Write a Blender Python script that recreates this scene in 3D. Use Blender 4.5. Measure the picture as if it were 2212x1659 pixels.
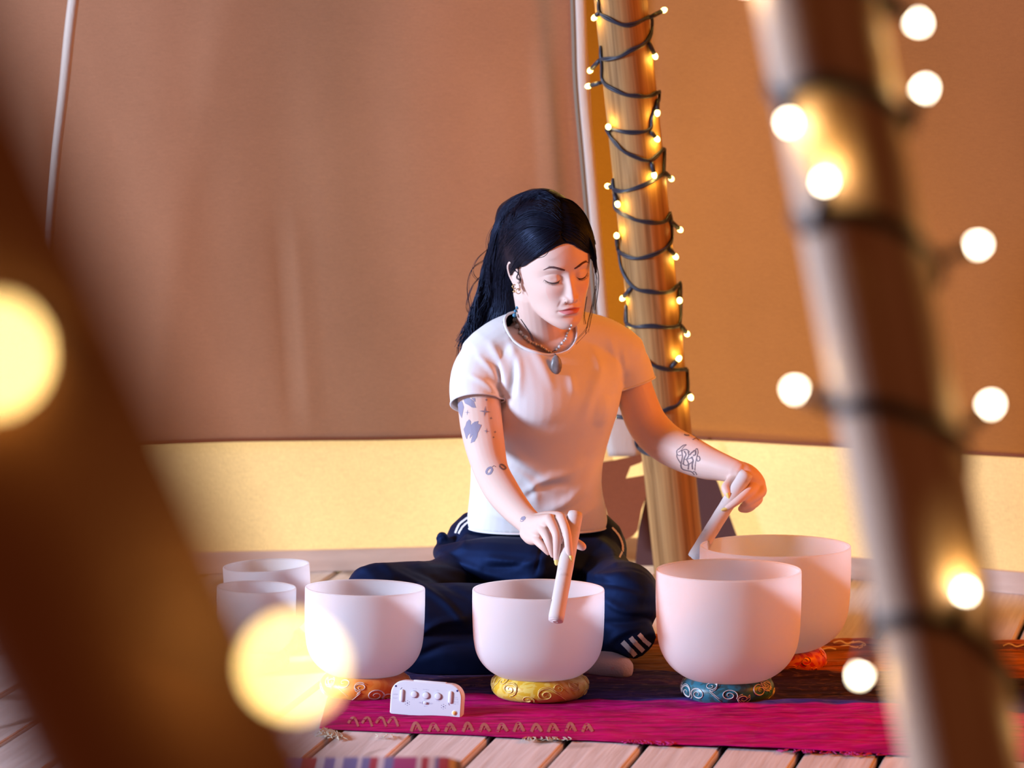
import bpy, bmesh, math, random
import numpy as np
from mathutils import Vector, Matrix
from mathutils.bvhtree import BVHTree
from mathutils import noise as mnoise

random.seed(7)
np.random.seed(7)
S = bpy.context.scene
COL = S.collection
for o in list(bpy.data.objects):
    bpy.data.objects.remove(o)

# ------------------------------------------------------------------ camera, world, lights, exposure
IMW, IMH = 2212, 1659
LENS, SENS = 75.0, 17.3
F = LENS / SENS * IMW
HC = 1.61
PITCH = math.atan(1088 / F)
cam = bpy.data.cameras.new('camera')
camo = bpy.data.objects.new('camera', cam)
COL.objects.link(camo)
camo.location = (0, 0, HC)
camo.rotation_euler = (math.pi / 2 - PITCH, 0, 0)
cam.sensor_fit = 'HORIZONTAL'
cam.sensor_width = SENS
cam.lens = LENS
cam.clip_start = 0.05
cam.clip_end = 100
cam.dof.use_dof = True
cam.dof.focus_distance = 8.85
cam.dof.aperture_fstop = 1.8
S.camera = camo

S.view_settings.view_transform = 'Standard'
S.view_settings.look = 'None'
S.view_settings.exposure = 0.1
S.view_settings.gamma = 1.0
S.view_settings.use_curve_mapping = False

wd = bpy.data.worlds.new('world')
S.world = wd
wd.use_nodes = True
wd.node_tree.nodes['Background'].inputs[0].default_value = (1.0, 0.30, 0.10, 1)
wd.node_tree.nodes['Background'].inputs[1].default_value = 0.13


def area(name, loc, target, sx, sy, power, color):
    l = bpy.data.lights.new(name, 'AREA')
    l.shape = 'RECTANGLE'
    l.size, l.size_y = sx, sy
    l.energy = power
    l.color = color
    o = bpy.data.objects.new(name, l)
    COL.objects.link(o)
    o.location = loc
    d = Vector(target) - Vector(loc)
    o.rotation_euler = d.to_track_quat('-Z', 'Y').to_euler()
    return o


# daylight through the open side of the tent (left), sunlit canvas (right), sun on the outside of the rear canvas, plus two added lamps (near pole, corner)
area('daylight_opening', (-5.78, 6.8, 1.9), (0.0, 9.0, 0.4), 1.2, 1.3, 770, (0.58, 0.71, 0.96))
area('sunlit_canvas', (3.0, 8.45, 1.85), (0.05, 9.1, 0.5), 1.6, 1.5, 100, (1.0, 0.23, 0.0))
pole_light = area('added_pole_light', (-3.2, 5.0, 1.35), (0.32, 3.8, 1.15), 0.6, 1.2, 9, (0.80, 0.86, 1.0))  # added beam brightening the left side of the near pole, no known opening there
pole_light.data.spread = math.radians(55)
area('sun_outside_left', (-0.9, 11.6, 0.5), (-0.9, 10.4, 0.2), 3.0, 0.9, 28, (1.0, 0.82, 0.50))
area('sun_outside_right', (1.35, 11.5, 0.55), (1.0, 10.3, 0.2), 2.4, 0.9, 25, (1.0, 0.82, 0.50))
area('added_corner_glow', (0.66, 10.9, 1.25), (0.6, 10.1, 1.15), 0.3, 1.3, 7, (1.0, 0.62, 0.22))  # added lamp behind the canvas, makes the orange glow beside the rear pole

# ------------------------------------------------------------------ helpers
CT, ST = math.cos(PITCH), math.sin(PITCH)


def ray(px, py):
    u = (px - IMW / 2) / F
    v = (IMH / 2 - py) / F
    return Vector((u, CT + v * ST, -ST + v * CT))


def P(px, py, Y):
    d = ray(px, py)
    t = Y / d.y
    return Vector((d.x * t, Y, HC + d.z * t))


def G(px, py, z=0.0):
    d = ray(px, py)
    t = (z - HC) / d.z
    return Vector((d.x * t, d.y * t, z))


def M(n, Y):
    return n * (Y + 0.09) / F


def sm(a, b, x):
    t = np.clip((np.asarray(x, dtype=float) - a) / (b - a), 0, 1)
    return t * t * (3 - 2 * t)


class MB:
    def __init__(self):
        self.v, self.f = [], []

    def add(self, vs, fs):
        n = len(self.v)
        self.v.extend([tuple(p) for p in vs])
        self.f.extend([tuple(i + n for i in q) for q in fs])
        return self

    def tube(self, pts, rad, n=10, caps='flat', ry=None, up=None):
        pts = [Vector(p) for p in pts]
        k = len(pts)
        if not hasattr(rad, '__len__'):
            rad = [rad] * k
        rad = list(rad)
        ryl = list(ry) if hasattr(ry, '__len__') else ([ry] * k if ry else list(rad))
        tang = []
        for i in range(k):
            a, b = pts[max(i - 1, 0)], pts[min(i + 1, k - 1)]
            d = b - a
            tang.append(d.normalized() if d.length > 1e-9 else Vector((0, 0, 1)))
        if up is None:
            up = Vector((0, 1, 0)) if abs(tang[0].y) < 0.9 else Vector((1, 0, 0))
        nx = (Vector(up) - tang[0] * Vector(up).dot(tang[0])).normalized()
        rings = []
        fr = []
        for i in range(k):
            nx = (nx - tang[i] * nx.dot(tang[i])).normalized()
            fr.append((nx.copy(), tang[i].cross(nx)))
        seq = [(pts[i], rad[i], ryl[i], fr[i]) for i in range(k)]
        if caps == 'round':
            pre, post = [], []
            for a in (0.97, 0.8, 0.5):
                c = math.sqrt(1 - a * a)
                pre.append((pts[0] - tang[0] * rad[0] * a, rad[0] * c, ryl[0] * c, fr[0]))
            for a in (0.5, 0.8, 0.97):
                c = math.sqrt(1 - a * a)
                post.append((pts[-1] + tang[-1] * rad[-1] * a, rad[-1] * c, ryl[-1] * c, fr[-1]))
            seq = pre + seq + post
        vs, fs = [], []
        for (p, r, r2, (a, b)) in seq:
            for j in range(n):
                t = 2 * math.pi * j / n
                vs.append(p + a * (math.cos(t) * r) + b * (math.sin(t) * r2))
        for i in range(len(seq) - 1):
            for j in range(n):
                j2 = (j + 1) % n
                fs.append((i * n + j, i * n + j2, (i + 1) * n + j2, (i + 1) * n + j))
        if caps:
            fs.append(tuple(range(n - 1, -1, -1)))
            m = (len(seq) - 1) * n
            fs.append(tuple(m + j for j in range(n)))
        return self.add(vs, fs)

    def ball(self, c, r, nu=16, nv=10, rot=None):
        if not hasattr(r, '__len__'):
            r = (r, r, r)
        c = Vector(c)
        vs, fs = [], []
        for i in range(1, nv):
            th = math.pi * i / nv
            for j in range(nu):
                ph = 2 * math.pi * j / nu
                p = Vector((r[0] * math.sin(th) * math.cos(ph), r[1] * math.sin(th) * math.sin(ph), r[2] * math.cos(th)))
                if rot is not None:
                    p = rot @ p
                vs.append(c + p)
        top = Vector((0, 0, r[2])); bot = Vector((0, 0, -r[2]))
        if rot is not None:
            top, bot = rot @ top, rot @ bot
        vs += [c + top, c + bot]
        T, B = len(vs) - 2, len(vs) - 1
        for j in range(nu):
            j2 = (j + 1) % nu
            fs.append((T, j, j2))
            fs.append((B, (nv - 2) * nu + j2, (nv - 2) * nu + j))
        for i in range(nv - 2):
            for j in range(nu):
                j2 = (j + 1) % nu
                fs.append((i * nu + j, (i + 1) * nu + j, (i + 1) * nu + j2, i * nu + j2))
        return self.add(vs, fs)

    def lathe(self, prof, n=64, close=False):
        vs, fs = [], []
        for (r, z) in prof:
            for j in range(n):
                t = 2 * math.pi * j / n
                vs.append((r * math.cos(t), r * math.sin(t), z))
        m = len(prof)
        for i in range(m - 1 + (1 if close else 0)):
            i2 = (i + 1) % m
            for j in range(n):
                j2 = (j + 1) % n
                fs.append((i * n + j, i * n + j2, i2 * n + j2, i2 * n + j))
        return self.add(vs, fs)

    def box(self, lo, hi):
        x0, y0, z0 = lo
        x1, y1, z1 = hi
        return self.add([(x0, y0, z0), (x1, y0, z0), (x1, y1, z0), (x0, y1, z0), (x0, y0, z1), (x1, y0, z1), (x1, y1, z1), (x0, y1, z1)],
                        [(3, 2, 1, 0), (4, 5, 6, 7), (0, 1, 5, 4), (1, 2, 6, 5), (2, 3, 7, 6), (3, 0, 4, 7)])

    def grid(self, fn, nu, nv):
        vs = [fn(i / (nu - 1), j / (nv - 1)) for j in range(nv) for i in range(nu)]
        fs = [(j * nu + i, j * nu + i + 1, (j + 1) * nu + i + 1, (j + 1) * nu + i) for j in range(nv - 1) for i in range(nu - 1)]
        return self.add(vs, fs)

    def mesh(self, name):
        me = bpy.data.meshes.new(name)
        me.from_pydata([tuple(p) for p in self.v], [], self.f)
        me.update()
        return me

    def build(self, name, mat=None, parent=None, smooth=True, fix=True, bevel=0):
        me = self.mesh(name)
        if fix or bevel:
            bm = bmesh.new(); bm.from_mesh(me)
            if bevel:
                bmesh.ops.bevel(bm, geom=[e for e in bm.edges if e.calc_face_angle(0) > 0.5], offset=bevel, segments=2, affect='EDGES', profile=0.6)
            bmesh.ops.recalc_face_normals(bm, faces=bm.faces)
            bm.to_mesh(me); bm.free()
        return link(name, me, mat, parent, smooth)


def link(name, me, mat=None, parent=None, smooth=True):
    o = bpy.data.objects.new(name, me)
    COL.objects.link(o)
    if mat is not None:
        me.materials.clear()
        me.materials.append(mat)
    if smooth:
        me.polygons.foreach_set('use_smooth', [True] * len(me.polygons))
    if parent is not None:
        o.parent = parent
    return o


def empty(name, loc=(0, 0, 0)):
    o = bpy.data.objects.new(name, None)
    COL.objects.link(o)
    o.empty_display_size = 0.05
    o.location = loc
    return o


def adopt(child, parent):
    """parent keeping world placement (parents only ever carry a location/rotation set before)"""
    bpy.context.view_layer.update()
    child.parent = parent
    child.matrix_parent_inverse = parent.matrix_world.inverted()


def tag(o, label=None, cat=None, group=None, kind=None):
    if label: o['label'] = label
    if cat: o['category'] = cat
    if group: o['group'] = group
    if kind: o['kind'] = kind
    return o


def spline(pts, k=6):
    """Catmull-Rom through rows of numbers"""
    A = np.array([list(p) for p in pts], dtype=float)
    n = len(A)
    out = []
    for i in range(n - 1):
        p0 = A[i - 1] if i > 0 else 2 * A[0] - A[1]
        p1, p2 = A[i], A[i + 1]
        p3 = A[i + 2] if i + 2 < n else 2 * A[-1] - A[-2]
        for j in range(k):
            t = j / k
            out.append(0.5 * (2 * p1 + (p2 - p0) * t + (2 * p0 - 5 * p1 + 4 * p2 - p3) * t * t + (3 * p1 - p0 - 3 * p2 + p3) * t ** 3))
    out.append(A[-1])
    return np.array(out)


def hermite(xs, ys, q):
    xs, ys, q = np.asarray(xs, float), np.asarray(ys, float), np.asarray(q, float)
    m = np.gradient(ys, xs)
    q = np.clip(q, xs[0], xs[-1])
    i = np.clip(np.searchsorted(xs, q) - 1, 0, len(xs) - 2)
    h = xs[i + 1] - xs[i]
    t = (q - xs[i]) / h
    return ((1 + 2 * t) * (1 - t) ** 2 * ys[i] + t * (1 - t) ** 2 * h * m[i] + t * t * (3 - 2 * t) * ys[i + 1] + t * t * (t - 1) * h * m[i + 1])


def chain(rows, k=6):
    """rows (px, py, Y, r): smoothed points and radii"""
    A = spline([tuple(P(r[0], r[1], r[2])) + (r[3],) for r in rows], k)
    return [Vector(a[:3]) for a in A], [a[3] for a in A]


def voxel_union(name, mb, voxel, iters=4, factor=0.5):
    me = mb.mesh(name + '_src')
    o = bpy.data.objects.new(name + '_src', me)
    COL.objects.link(o)
    r = o.modifiers.new('r', 'REMESH'); r.mode = 'VOXEL'; r.voxel_size = voxel; r.use_smooth_shade = True
    s = o.modifiers.new('s', 'SMOOTH'); s.factor = factor; s.iterations = iters
    dg = bpy.context.evaluated_depsgraph_get()
    out = bpy.data.meshes.new_from_object(o.evaluated_get(dg))
    out.name = name
    bpy.data.objects.remove(o)
    bpy.data.meshes.remove(me)
    return out


def get_co(me):
    a = np.empty(len(me.vertices) * 3, dtype=np.float32)
    me.vertices.foreach_get('co', a)
    return a.reshape(-1, 3).astype(np.float64)


def get_no(me):
    a = np.empty(len(me.vertices) * 3, dtype=np.float32)
    me.vertices.foreach_get('normal', a)
    return a.reshape(-1, 3).astype(np.float64)


def set_co(me, a):
    me.vertices.foreach_set('co', a.astype(np.float32).ravel())
    me.update()


def to_px(co):
    """world points (n,3) -> pixel coordinates"""
    d = co - np.array([0, 0, HC])
    z = d[:, 1] * CT - d[:, 2] * ST
    v = d[:, 1] * ST + d[:, 2] * CT
    return np.stack([IMW / 2 + F * d[:, 0] / z, IMH / 2 - F * v / z], axis=1)


def bvh_of(*objs):
    vs, fs = [], []
    for o in objs:
        n = len(vs)
        mw = o.matrix_world
        vs.extend([mw @ v.co for v in o.data.vertices])
        fs.extend([tuple(i + n for i in p.vertices) for p in o.data.polygons])
    return BVHTree.FromPolygons(vs, fs)


EYE = Vector((0, 0, HC))


def drop(bvh, px, py, off=0.0):
    d = ray(px, py).normalized()
    loc, no, i, dist = bvh.ray_cast(EYE, d)
    if loc is None:
        return None
    if no.dot(d) > 0:
        no = -no
    return loc + no * off


def inpoly(x, y, poly):
    c = False
    n = len(poly)
    j = n - 1
    for i in range(n):
        xi, yi = poly[i]; xj, yj = poly[j]
        if (yi > y) != (yj > y) and x < (xj - xi) * (y - yi) / (yj - yi) + xi:
            c = not c
        j = i
    return c


def decal(bvh, polys, step=0.8, off=0.0006, thick=0.0, holes=()):
    """thin skin-hugging patch of real geometry covering the given outlines (given in picture pixels)"""
    mb = MB()
    for poly in polys:
        xs = [p[0] for p in poly]; ys = [p[1] for p in poly]
        x0, y0 = min(xs) - step, min(ys) - step
        nx = int((max(xs) - x0) / step) + 3
        ny = int((max(ys) - y0) / step) + 3
        idx = {}
        vs, fs = [], []

        def vert(i, j):
            if (i, j) not in idx:
                p = drop(bvh, x0 + i * step, y0 + j * step, off)
                idx[(i, j)] = None if p is None else len(vs)
                if p is not None:
                    vs.append(p)
            return idx[(i, j)]
        for i in range(nx):
            for j in range(ny):
                cx, cy = x0 + (i + .5) * step, y0 + (j + .5) * step
                if inpoly(cx, cy, poly) and not any(inpoly(cx, cy, h) for h in holes):
                    q = (vert(i, j), vert(i, j + 1), vert(i + 1, j + 1), vert(i + 1, j))
                    if None not in q and max((vs[q[a]] - vs[q[a - 1]]).length for a in range(4)) < 0.02:
                        fs.append(q)
        mb.add(vs, fs)
    return mb


def stroke(pts, w):
    """outline of a brush stroke through px points; w = half width (number or list)"""
    A = spline(pts, 5) if len(pts) > 2 else np.array(pts, float)
    n = len(A)
    ws = np.interp(np.linspace(0, 1, n), np.linspace(0, 1, len(w)), w) if hasattr(w, '__len__') else [w] * n
    L, R = [], []
    for i in range(n):
        d = A[min(i + 1, n - 1)] - A[max(i - 1, 0)]
        d = d / (np.linalg.norm(d) + 1e-9)
        nn = np.array([-d[1], d[0]])
        L.append(tuple(A[i] + nn * ws[i])); R.append(tuple(A[i] - nn * ws[i]))
    return L + R[::-1]


# ------------------------------------------------------------------ materials
def mat(name, col=(0.5, 0.5, 0.5), rough=0.6, spec=0.3, bump=None, var=None, sheen=0.0, sss=0.0, metal=0.0, attr=None, coat=0.0, sss_col=None, bdist=0.002):
    """bump=(scale xyz, strength); var=(scale xyz, colour2, lo, hi, detail)"""
    m = bpy.data.materials.new(name)
    m.use_nodes = True
    nt = m.node_tree
    b = nt.nodes['Principled BSDF']
    b.inputs['Base Color'].default_value = (*col, 1)
    b.inputs['Roughness'].default_value = rough
    b.inputs['Specular IOR Level'].default_value = spec
    b.inputs['Metallic'].default_value = metal
    b.inputs['Sheen Weight'].default_value = sheen
    b.inputs['Coat Weight'].default_value = coat
    if sss:
        b.inputs['Subsurface Weight'].default_value = sss
        b.inputs['Subsurface Radius'].default_value = sss_col or (1.0, 0.35, 0.2)
        b.inputs['Subsurface Scale'].default_value = 0.008
    tc = nt.nodes.new('ShaderNodeTexCoord')

    def noise(scale, detail=4):
        mp = nt.nodes.new('ShaderNodeMapping')
        mp.inputs['Scale'].default_value = scale
        nt.links.new(tc.outputs['Object'], mp.inputs['Vector'])
        n = nt.nodes.new('ShaderNodeTexNoise')
        n.inputs['Scale'].default_value = 1.0
        n.inputs['Detail'].default_value = detail
        nt.links.new(mp.outputs['Vector'], n.inputs['Vector'])
        return n
    src = None
    if attr:
        a = nt.nodes.new('ShaderNodeAttribute'); a.attribute_name = attr
        src = a.outputs['Color']
    if var:
        n = noise(var[0], var[4] if len(var) > 4 else 5)
        r = nt.nodes.new('ShaderNodeMapRange')
        r.inputs['From Min'].default_value = var[2]; r.inputs['From Max'].default_value = var[3]
        nt.links.new(n.outputs['Fac'], r.inputs['Value'])
        mx = nt.nodes.new('ShaderNodeMix'); mx.data_type = 'RGBA'
        nt.links.new(r.outputs['Result'], mx.inputs['Factor'])
        if src is not None:
            nt.links.new(src, mx.inputs['A'])
            mx.blend_type = 'MULTIPLY'
        else:
            mx.inputs['A'].default_value = (*col, 1)
        mx.inputs['B'].default_value = (*var[1], 1)
        src = mx.outputs['Result']
    if src is not None:
        nt.links.new(src, b.inputs['Base Color'])
    if bump:
        n = noise(bump[0], 6)
        bp = nt.nodes.new('ShaderNodeBump')
        bp.inputs['Strength'].default_value = bump[1]
        bp.inputs['Distance'].default_value = bdist
        nt.links.new(n.outputs['Fac'], bp.inputs['Height'])
        nt.links.new(bp.outputs['Normal'], b.inputs['Normal'])
    return m


def canvas_mat(name, col, trans, mix, weave=900):
    m = bpy.data.materials.new(name)
    m.use_nodes = True
    nt = m.node_tree
    nt.nodes.clear()
    out = nt.nodes.new('ShaderNodeOutputMaterial')
    d = nt.nodes.new('ShaderNodeBsdfDiffuse'); t = nt.nodes.new('ShaderNodeBsdfTranslucent')
    mx = nt.nodes.new('ShaderNodeMixShader'); mx.inputs[0].default_value = mix
    tc = nt.nodes.new('ShaderNodeTexCoord')
    ns = []
    for sc in ((weave, weave, 60), (60, 60, weave), (2.5, 2.5, 2.5)):
        mp = nt.nodes.new('ShaderNodeMapping'); mp.inputs['Scale'].default_value = sc
        nt.links.new(tc.outputs['Object'], mp.inputs['Vector'])
        n = nt.nodes.new('ShaderNodeTexNoise'); n.inputs['Scale'].default_value = 1; n.inputs['Detail'].default_value = 3
        nt.links.new(mp.outputs['Vector'], n.inputs['Vector'])
        ns.append(n.outputs['Fac'])
    a = nt.nodes.new('ShaderNodeMath'); a.operation = 'ADD'
    nt.links.new(ns[0], a.inputs[0]); nt.links.new(ns[1], a.inputs[1])
    a2 = nt.nodes.new('ShaderNodeMath'); a2.operation = 'ADD'
    nt.links.new(a.outputs[0], a2.inputs[0]); nt.links.new(ns[2], a2.inputs[1])
    r = nt.nodes.new('ShaderNodeMapRange')
    r.inputs['From Min'].default_value = 1.0; r.inputs['From Max'].default_value = 2.0
    r.inputs['To Min'].default_value = 0.78; r.inputs['To Max'].default_value = 1.12
    nt.links.new(a2.outputs[0], r.inputs['Value'])
    for sh, c in ((d, col), (t, trans)):
        mm = nt.nodes.new('ShaderNodeMix'); mm.data_type = 'RGBA'; mm.blend_type = 'MULTIPLY'
        mm.inputs['Factor'].default_value = 1.0
        mm.inputs['A'].default_value = (*c, 1)
        nt.links.new(r.outputs['Result'], mm.inputs['B'])
        nt.links.new(mm.outputs['Result'], sh.inputs['Color'])
    nt.links.new(d.outputs[0], mx.inputs[1]); nt.links.new(t.outputs[0], mx.inputs[2])
    nt.links.new(mx.outputs[0], out.inputs[0])
    return m


def emit(name, col, strength):
    m = bpy.data.materials.new(name)
    m.use_nodes = True
    nt = m.node_tree
    nt.nodes.clear()
    out = nt.nodes.new('ShaderNodeOutputMaterial')
    e = nt.nodes.new('ShaderNodeEmission')
    e.inputs[0].default_value = (*col, 1); e.inputs[1].default_value = strength
    nt.links.new(e.outputs[0], out.inputs[0])
    return m


def wood_mat(name, c1, c2, zs=1.6, xs=34, rough=0.6, knots=True, bump=0.35, obj_rand=0.0):
    """grain runs along object Z"""
    m = bpy.data.materials.new(name)
    m.use_nodes = True
    nt = m.node_tree
    b = nt.nodes['Principled BSDF']
    b.inputs['Roughness'].default_value = rough
    b.inputs['Specular IOR Level'].default_value = 0.25
    tc = nt.nodes.new('ShaderNodeTexCoord')
    oi = nt.nodes.new('ShaderNodeObjectInfo')
    off = nt.nodes.new('ShaderNodeVectorMath'); off.operation = 'SCALE'
    comb = nt.nodes.new('ShaderNodeCombineXYZ')
    for k in range(3):
        nt.links.new(oi.outputs['Random'], comb.inputs[k])
    nt.links.new(comb.outputs[0], off.inputs[0]); off.inputs['Scale'].default_value = 13.7
    add = nt.nodes.new('ShaderNodeVectorMath'); add.operation = 'ADD'
    nt.links.new(tc.outputs['Object'], add.inputs[0]); nt.links.new(off.outputs[0], add.inputs[1])

    def noise(scale, detail, dist=0.0):
        mp = nt.nodes.new('ShaderNodeMapping'); mp.inputs['Scale'].default_value = scale
        nt.links.new(add.outputs[0], mp.inputs['Vector'])
        n = nt.nodes.new('ShaderNodeTexNoise'); n.inputs['Scale'].default_value = 1; n.inputs['Detail'].default_value = detail
        n.inputs['Distortion'].default_value = dist
        nt.links.new(mp.outputs['Vector'], n.inputs['Vector'])
        return n
    n1 = noise((xs, xs, zs), 5, 0.6)
    n2 = noise((xs * 4, xs * 4, zs * 2), 3)
    n3 = noise((7, 7, 2.2), 2, 1.0)
    a = nt.nodes.new('ShaderNodeMath'); a.operation = 'MULTIPLY_ADD'
    nt.links.new(n2.outputs['Fac'], a.inputs[0]); a.inputs[1].default_value = 0.45; nt.links.new(n1.outputs['Fac'], a.inputs[2])
    cr = nt.nodes.new('ShaderNodeValToRGB')
    cr.color_ramp.elements[0].position = 0.5; cr.color_ramp.elements[0].color = (*c1, 1)
    cr.color_ramp.elements[1].position = 0.92; cr.color_ramp.elements[1].color = (*c2, 1)
    nt.links.new(a.outputs[0], cr.inputs[0])
    src = cr.outputs[0]
    if knots:
        r = nt.nodes.new('ShaderNodeMapRange')
        r.inputs['From Min'].default_value = 0.64; r.inputs['From Max'].default_value = 0.74
        nt.links.new(n3.outputs['Fac'], r.inputs['Value'])
        mx = nt.nodes.new('ShaderNodeMix'); mx.data_type = 'RGBA'
        nt.links.new(r.outputs[0], mx.inputs['Factor']); nt.links.new(src, mx.inputs['A'])
        mx.inputs['B'].default_value = (c1[0] * 0.55, c1[1] * 0.5, c1[2] * 0.45, 1)
        src = mx.outputs['Result']
    if obj_rand:
        hv = nt.nodes.new('ShaderNodeHueSaturation')
        rr = nt.nodes.new('ShaderNodeMapRange'); rr.inputs['To Min'].default_value = 1 - obj_rand; rr.inputs['To Max'].default_value = 1 + obj_rand
        nt.links.new(oi.outputs['Random'], rr.inputs['Value']); nt.links.new(rr.outputs[0], hv.inputs['Value'])
        nt.links.new(src, hv.inputs['Color']); src = hv.outputs[0]
    nt.links.new(src, b.inputs['Base Color'])
    bp = nt.nodes.new('ShaderNodeBump'); bp.inputs['Strength'].default_value = bump; bp.inputs['Distance'].default_value = 0.003
    nt.links.new(a.outputs[0], bp.inputs['Height']); nt.links.new(bp.outputs['Normal'], b.inputs['Normal'])
    return m


MT = {}
MT['plank'] = wood_mat('floor plank wood', (0.54, 0.47, 0.44), (0.74, 0.69, 0.67), zs=2.2, xs=40, rough=0.62, obj_rand=0.07)
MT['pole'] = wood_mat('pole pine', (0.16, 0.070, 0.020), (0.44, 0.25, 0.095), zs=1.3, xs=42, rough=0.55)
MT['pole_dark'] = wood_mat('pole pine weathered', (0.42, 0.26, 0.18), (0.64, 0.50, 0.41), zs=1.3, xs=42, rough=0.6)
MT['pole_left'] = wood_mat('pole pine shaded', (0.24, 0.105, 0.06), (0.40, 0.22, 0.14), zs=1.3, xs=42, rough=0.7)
MT['under'] = mat('dark under floor', (0.10, 0.05, 0.025), 0.8)
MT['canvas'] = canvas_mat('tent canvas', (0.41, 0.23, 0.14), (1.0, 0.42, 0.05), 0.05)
MT['canvas_r'] = canvas_mat('tent canvas with painted shade', (0.17, 0.088, 0.048), (1.0, 0.42, 0.04), 0.22)  # same canvas as the left wall, with shade put into its darker colour
MT['band'] = canvas_mat('thin backlit canvas', (0.70, 0.60, 0.40), (0.98, 0.84, 0.58), 0.75, 420)
MT['seam'] = mat('seam tape', (0.58, 0.50, 0.45), 0.7, bump=((200, 200, 12), 0.4))
MT['seam_far'] = mat('seam webbing', (0.46, 0.37, 0.31), 0.7, bump=((200, 200, 12), 0.4))
MT['cordgrey'] = mat('grey zip cord', (0.20, 0.16, 0.12), 0.7, bump=((300, 300, 300), 0.4))
MT['skirt'] = wood_mat('skirting board', (0.60, 0.44, 0.35), (0.72, 0.57, 0.47), zs=30, xs=3, knots=False)
MT['flap'] = canvas_mat('brown canvas flap', (0.28, 0.10, 0.05), (0.7, 0.3, 0.08), 0.08)
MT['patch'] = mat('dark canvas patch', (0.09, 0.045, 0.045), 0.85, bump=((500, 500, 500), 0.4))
MT['cable'] = mat('string light cable', (0.022, 0.024, 0.04), 0.45, 0.4)
MT['led_back'] = emit('warm led rear', (1.0, 0.80, 0.22), 9.0)
MT['led_near'] = emit('warm led near', (1.0, 0.86, 0.62), 26.0)
MT['led_blur'] = emit('warm led nearest', (1.0, 0.66, 0.22), 25.0)

# ================================================================== THE SETTING
# ---- floor of separate boards
floor = MB().box((-4.4, 4.4, -0.09), (4.2, 11.0, -0.045)).build('floor', MT['under'], smooth=False)
tag(floor, 'grey wooden deck of parallel boards with open joints under the cloth', kind='structure')
d0 = G(1171, 1659); d1 = G(1171 + 0.93 * 61, 1598)
bdir = (d1 - d0); bdir.z = 0; bdir.normalize()
bnor = Vector((bdir.y, -bdir.x, 0))
pitch_b = (G(1171 + 179, 1659) - G(1171, 1659)).dot(bnor)
off0 = d0.dot(bnor)
ang = math.atan2(-bdir.x, bdir.y)
GAP = 0.013


def board_mesh(width, length):
    mb = MB().box((-width / 2, -0.022, 0), (width / 2, 0.0, length))
    me = mb.mesh('plank')
    bm = bmesh.new(); bm.from_mesh(me)
    bmesh.ops.bevel(bm, geom=[e for e in bm.edges if abs(e.verts[0].co.z - e.verts[1].co.z) > 1], offset=0.0035, segments=2, affect='EDGES')
    bmesh.ops.recalc_face_normals(bm, faces=bm.faces)
    bm.to_mesh(me); bm.free()
    me.materials.append(MT['plank'])
    return me


pl_me = board_mesh(pitch_b - GAP, 5.7)
ext = [Vector((x, y, 0)).dot(bnor) for x in (-2.9, 2.9) for y in (4.8, 10.5)]
i0, i1 = int((min(ext) - off0) / pitch_b), int((max(ext) - off0) / pitch_b)
for i in range(i0, i1 + 1):
    c = bnor * (off0 + (i + 0.5) * pitch_b) + bdir * 4.75
    o = bpy.data.objects.new('plank', pl_me)
    COL.objects.link(o)
    # local Z along the board, local -Y up
    mw = Matrix((( bnor.x, 0, bdir.x, c.x), (bnor.y, 0, bdir.y, c.y), (0, 1, 0, random.uniform(-0.0012, 0.0)), (0, 0, 0, 1)))
    o.matrix_world = mw
    o.parent = floor

# ---- canvas walls meeting in a corner behind the wooden pole
RB = G(1338, 1213)
LB = G(430, 1237)
RR = G(2190, 1286)
lb_far = RB + (LB - RB).normalized() * 3.2
rr_far = RB + (RR - RB).normalized() * 2.4
RT = P(1262, 0, RB.y - 0.32)
up_corner = (RT - RB) / (RT.z - RB.z)          # per metre of height
up_side = Vector((0.0, -0.24, 1.0))


RBR = RB + Vector((-0.06, 0.13, 0))            # the right-hand panel starts behind the edge of the left one


def wall_pt(base_far, s, z, inward=0.0):
    b = (RB if base_far is lb_far else RBR).lerp(base_far, s)
    u = up_corner.lerp(up_side, min(1, s * 1.2))
    p = b + u * z
    p.z = z
    return p + Vector((0, -inward, 0))


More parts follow.
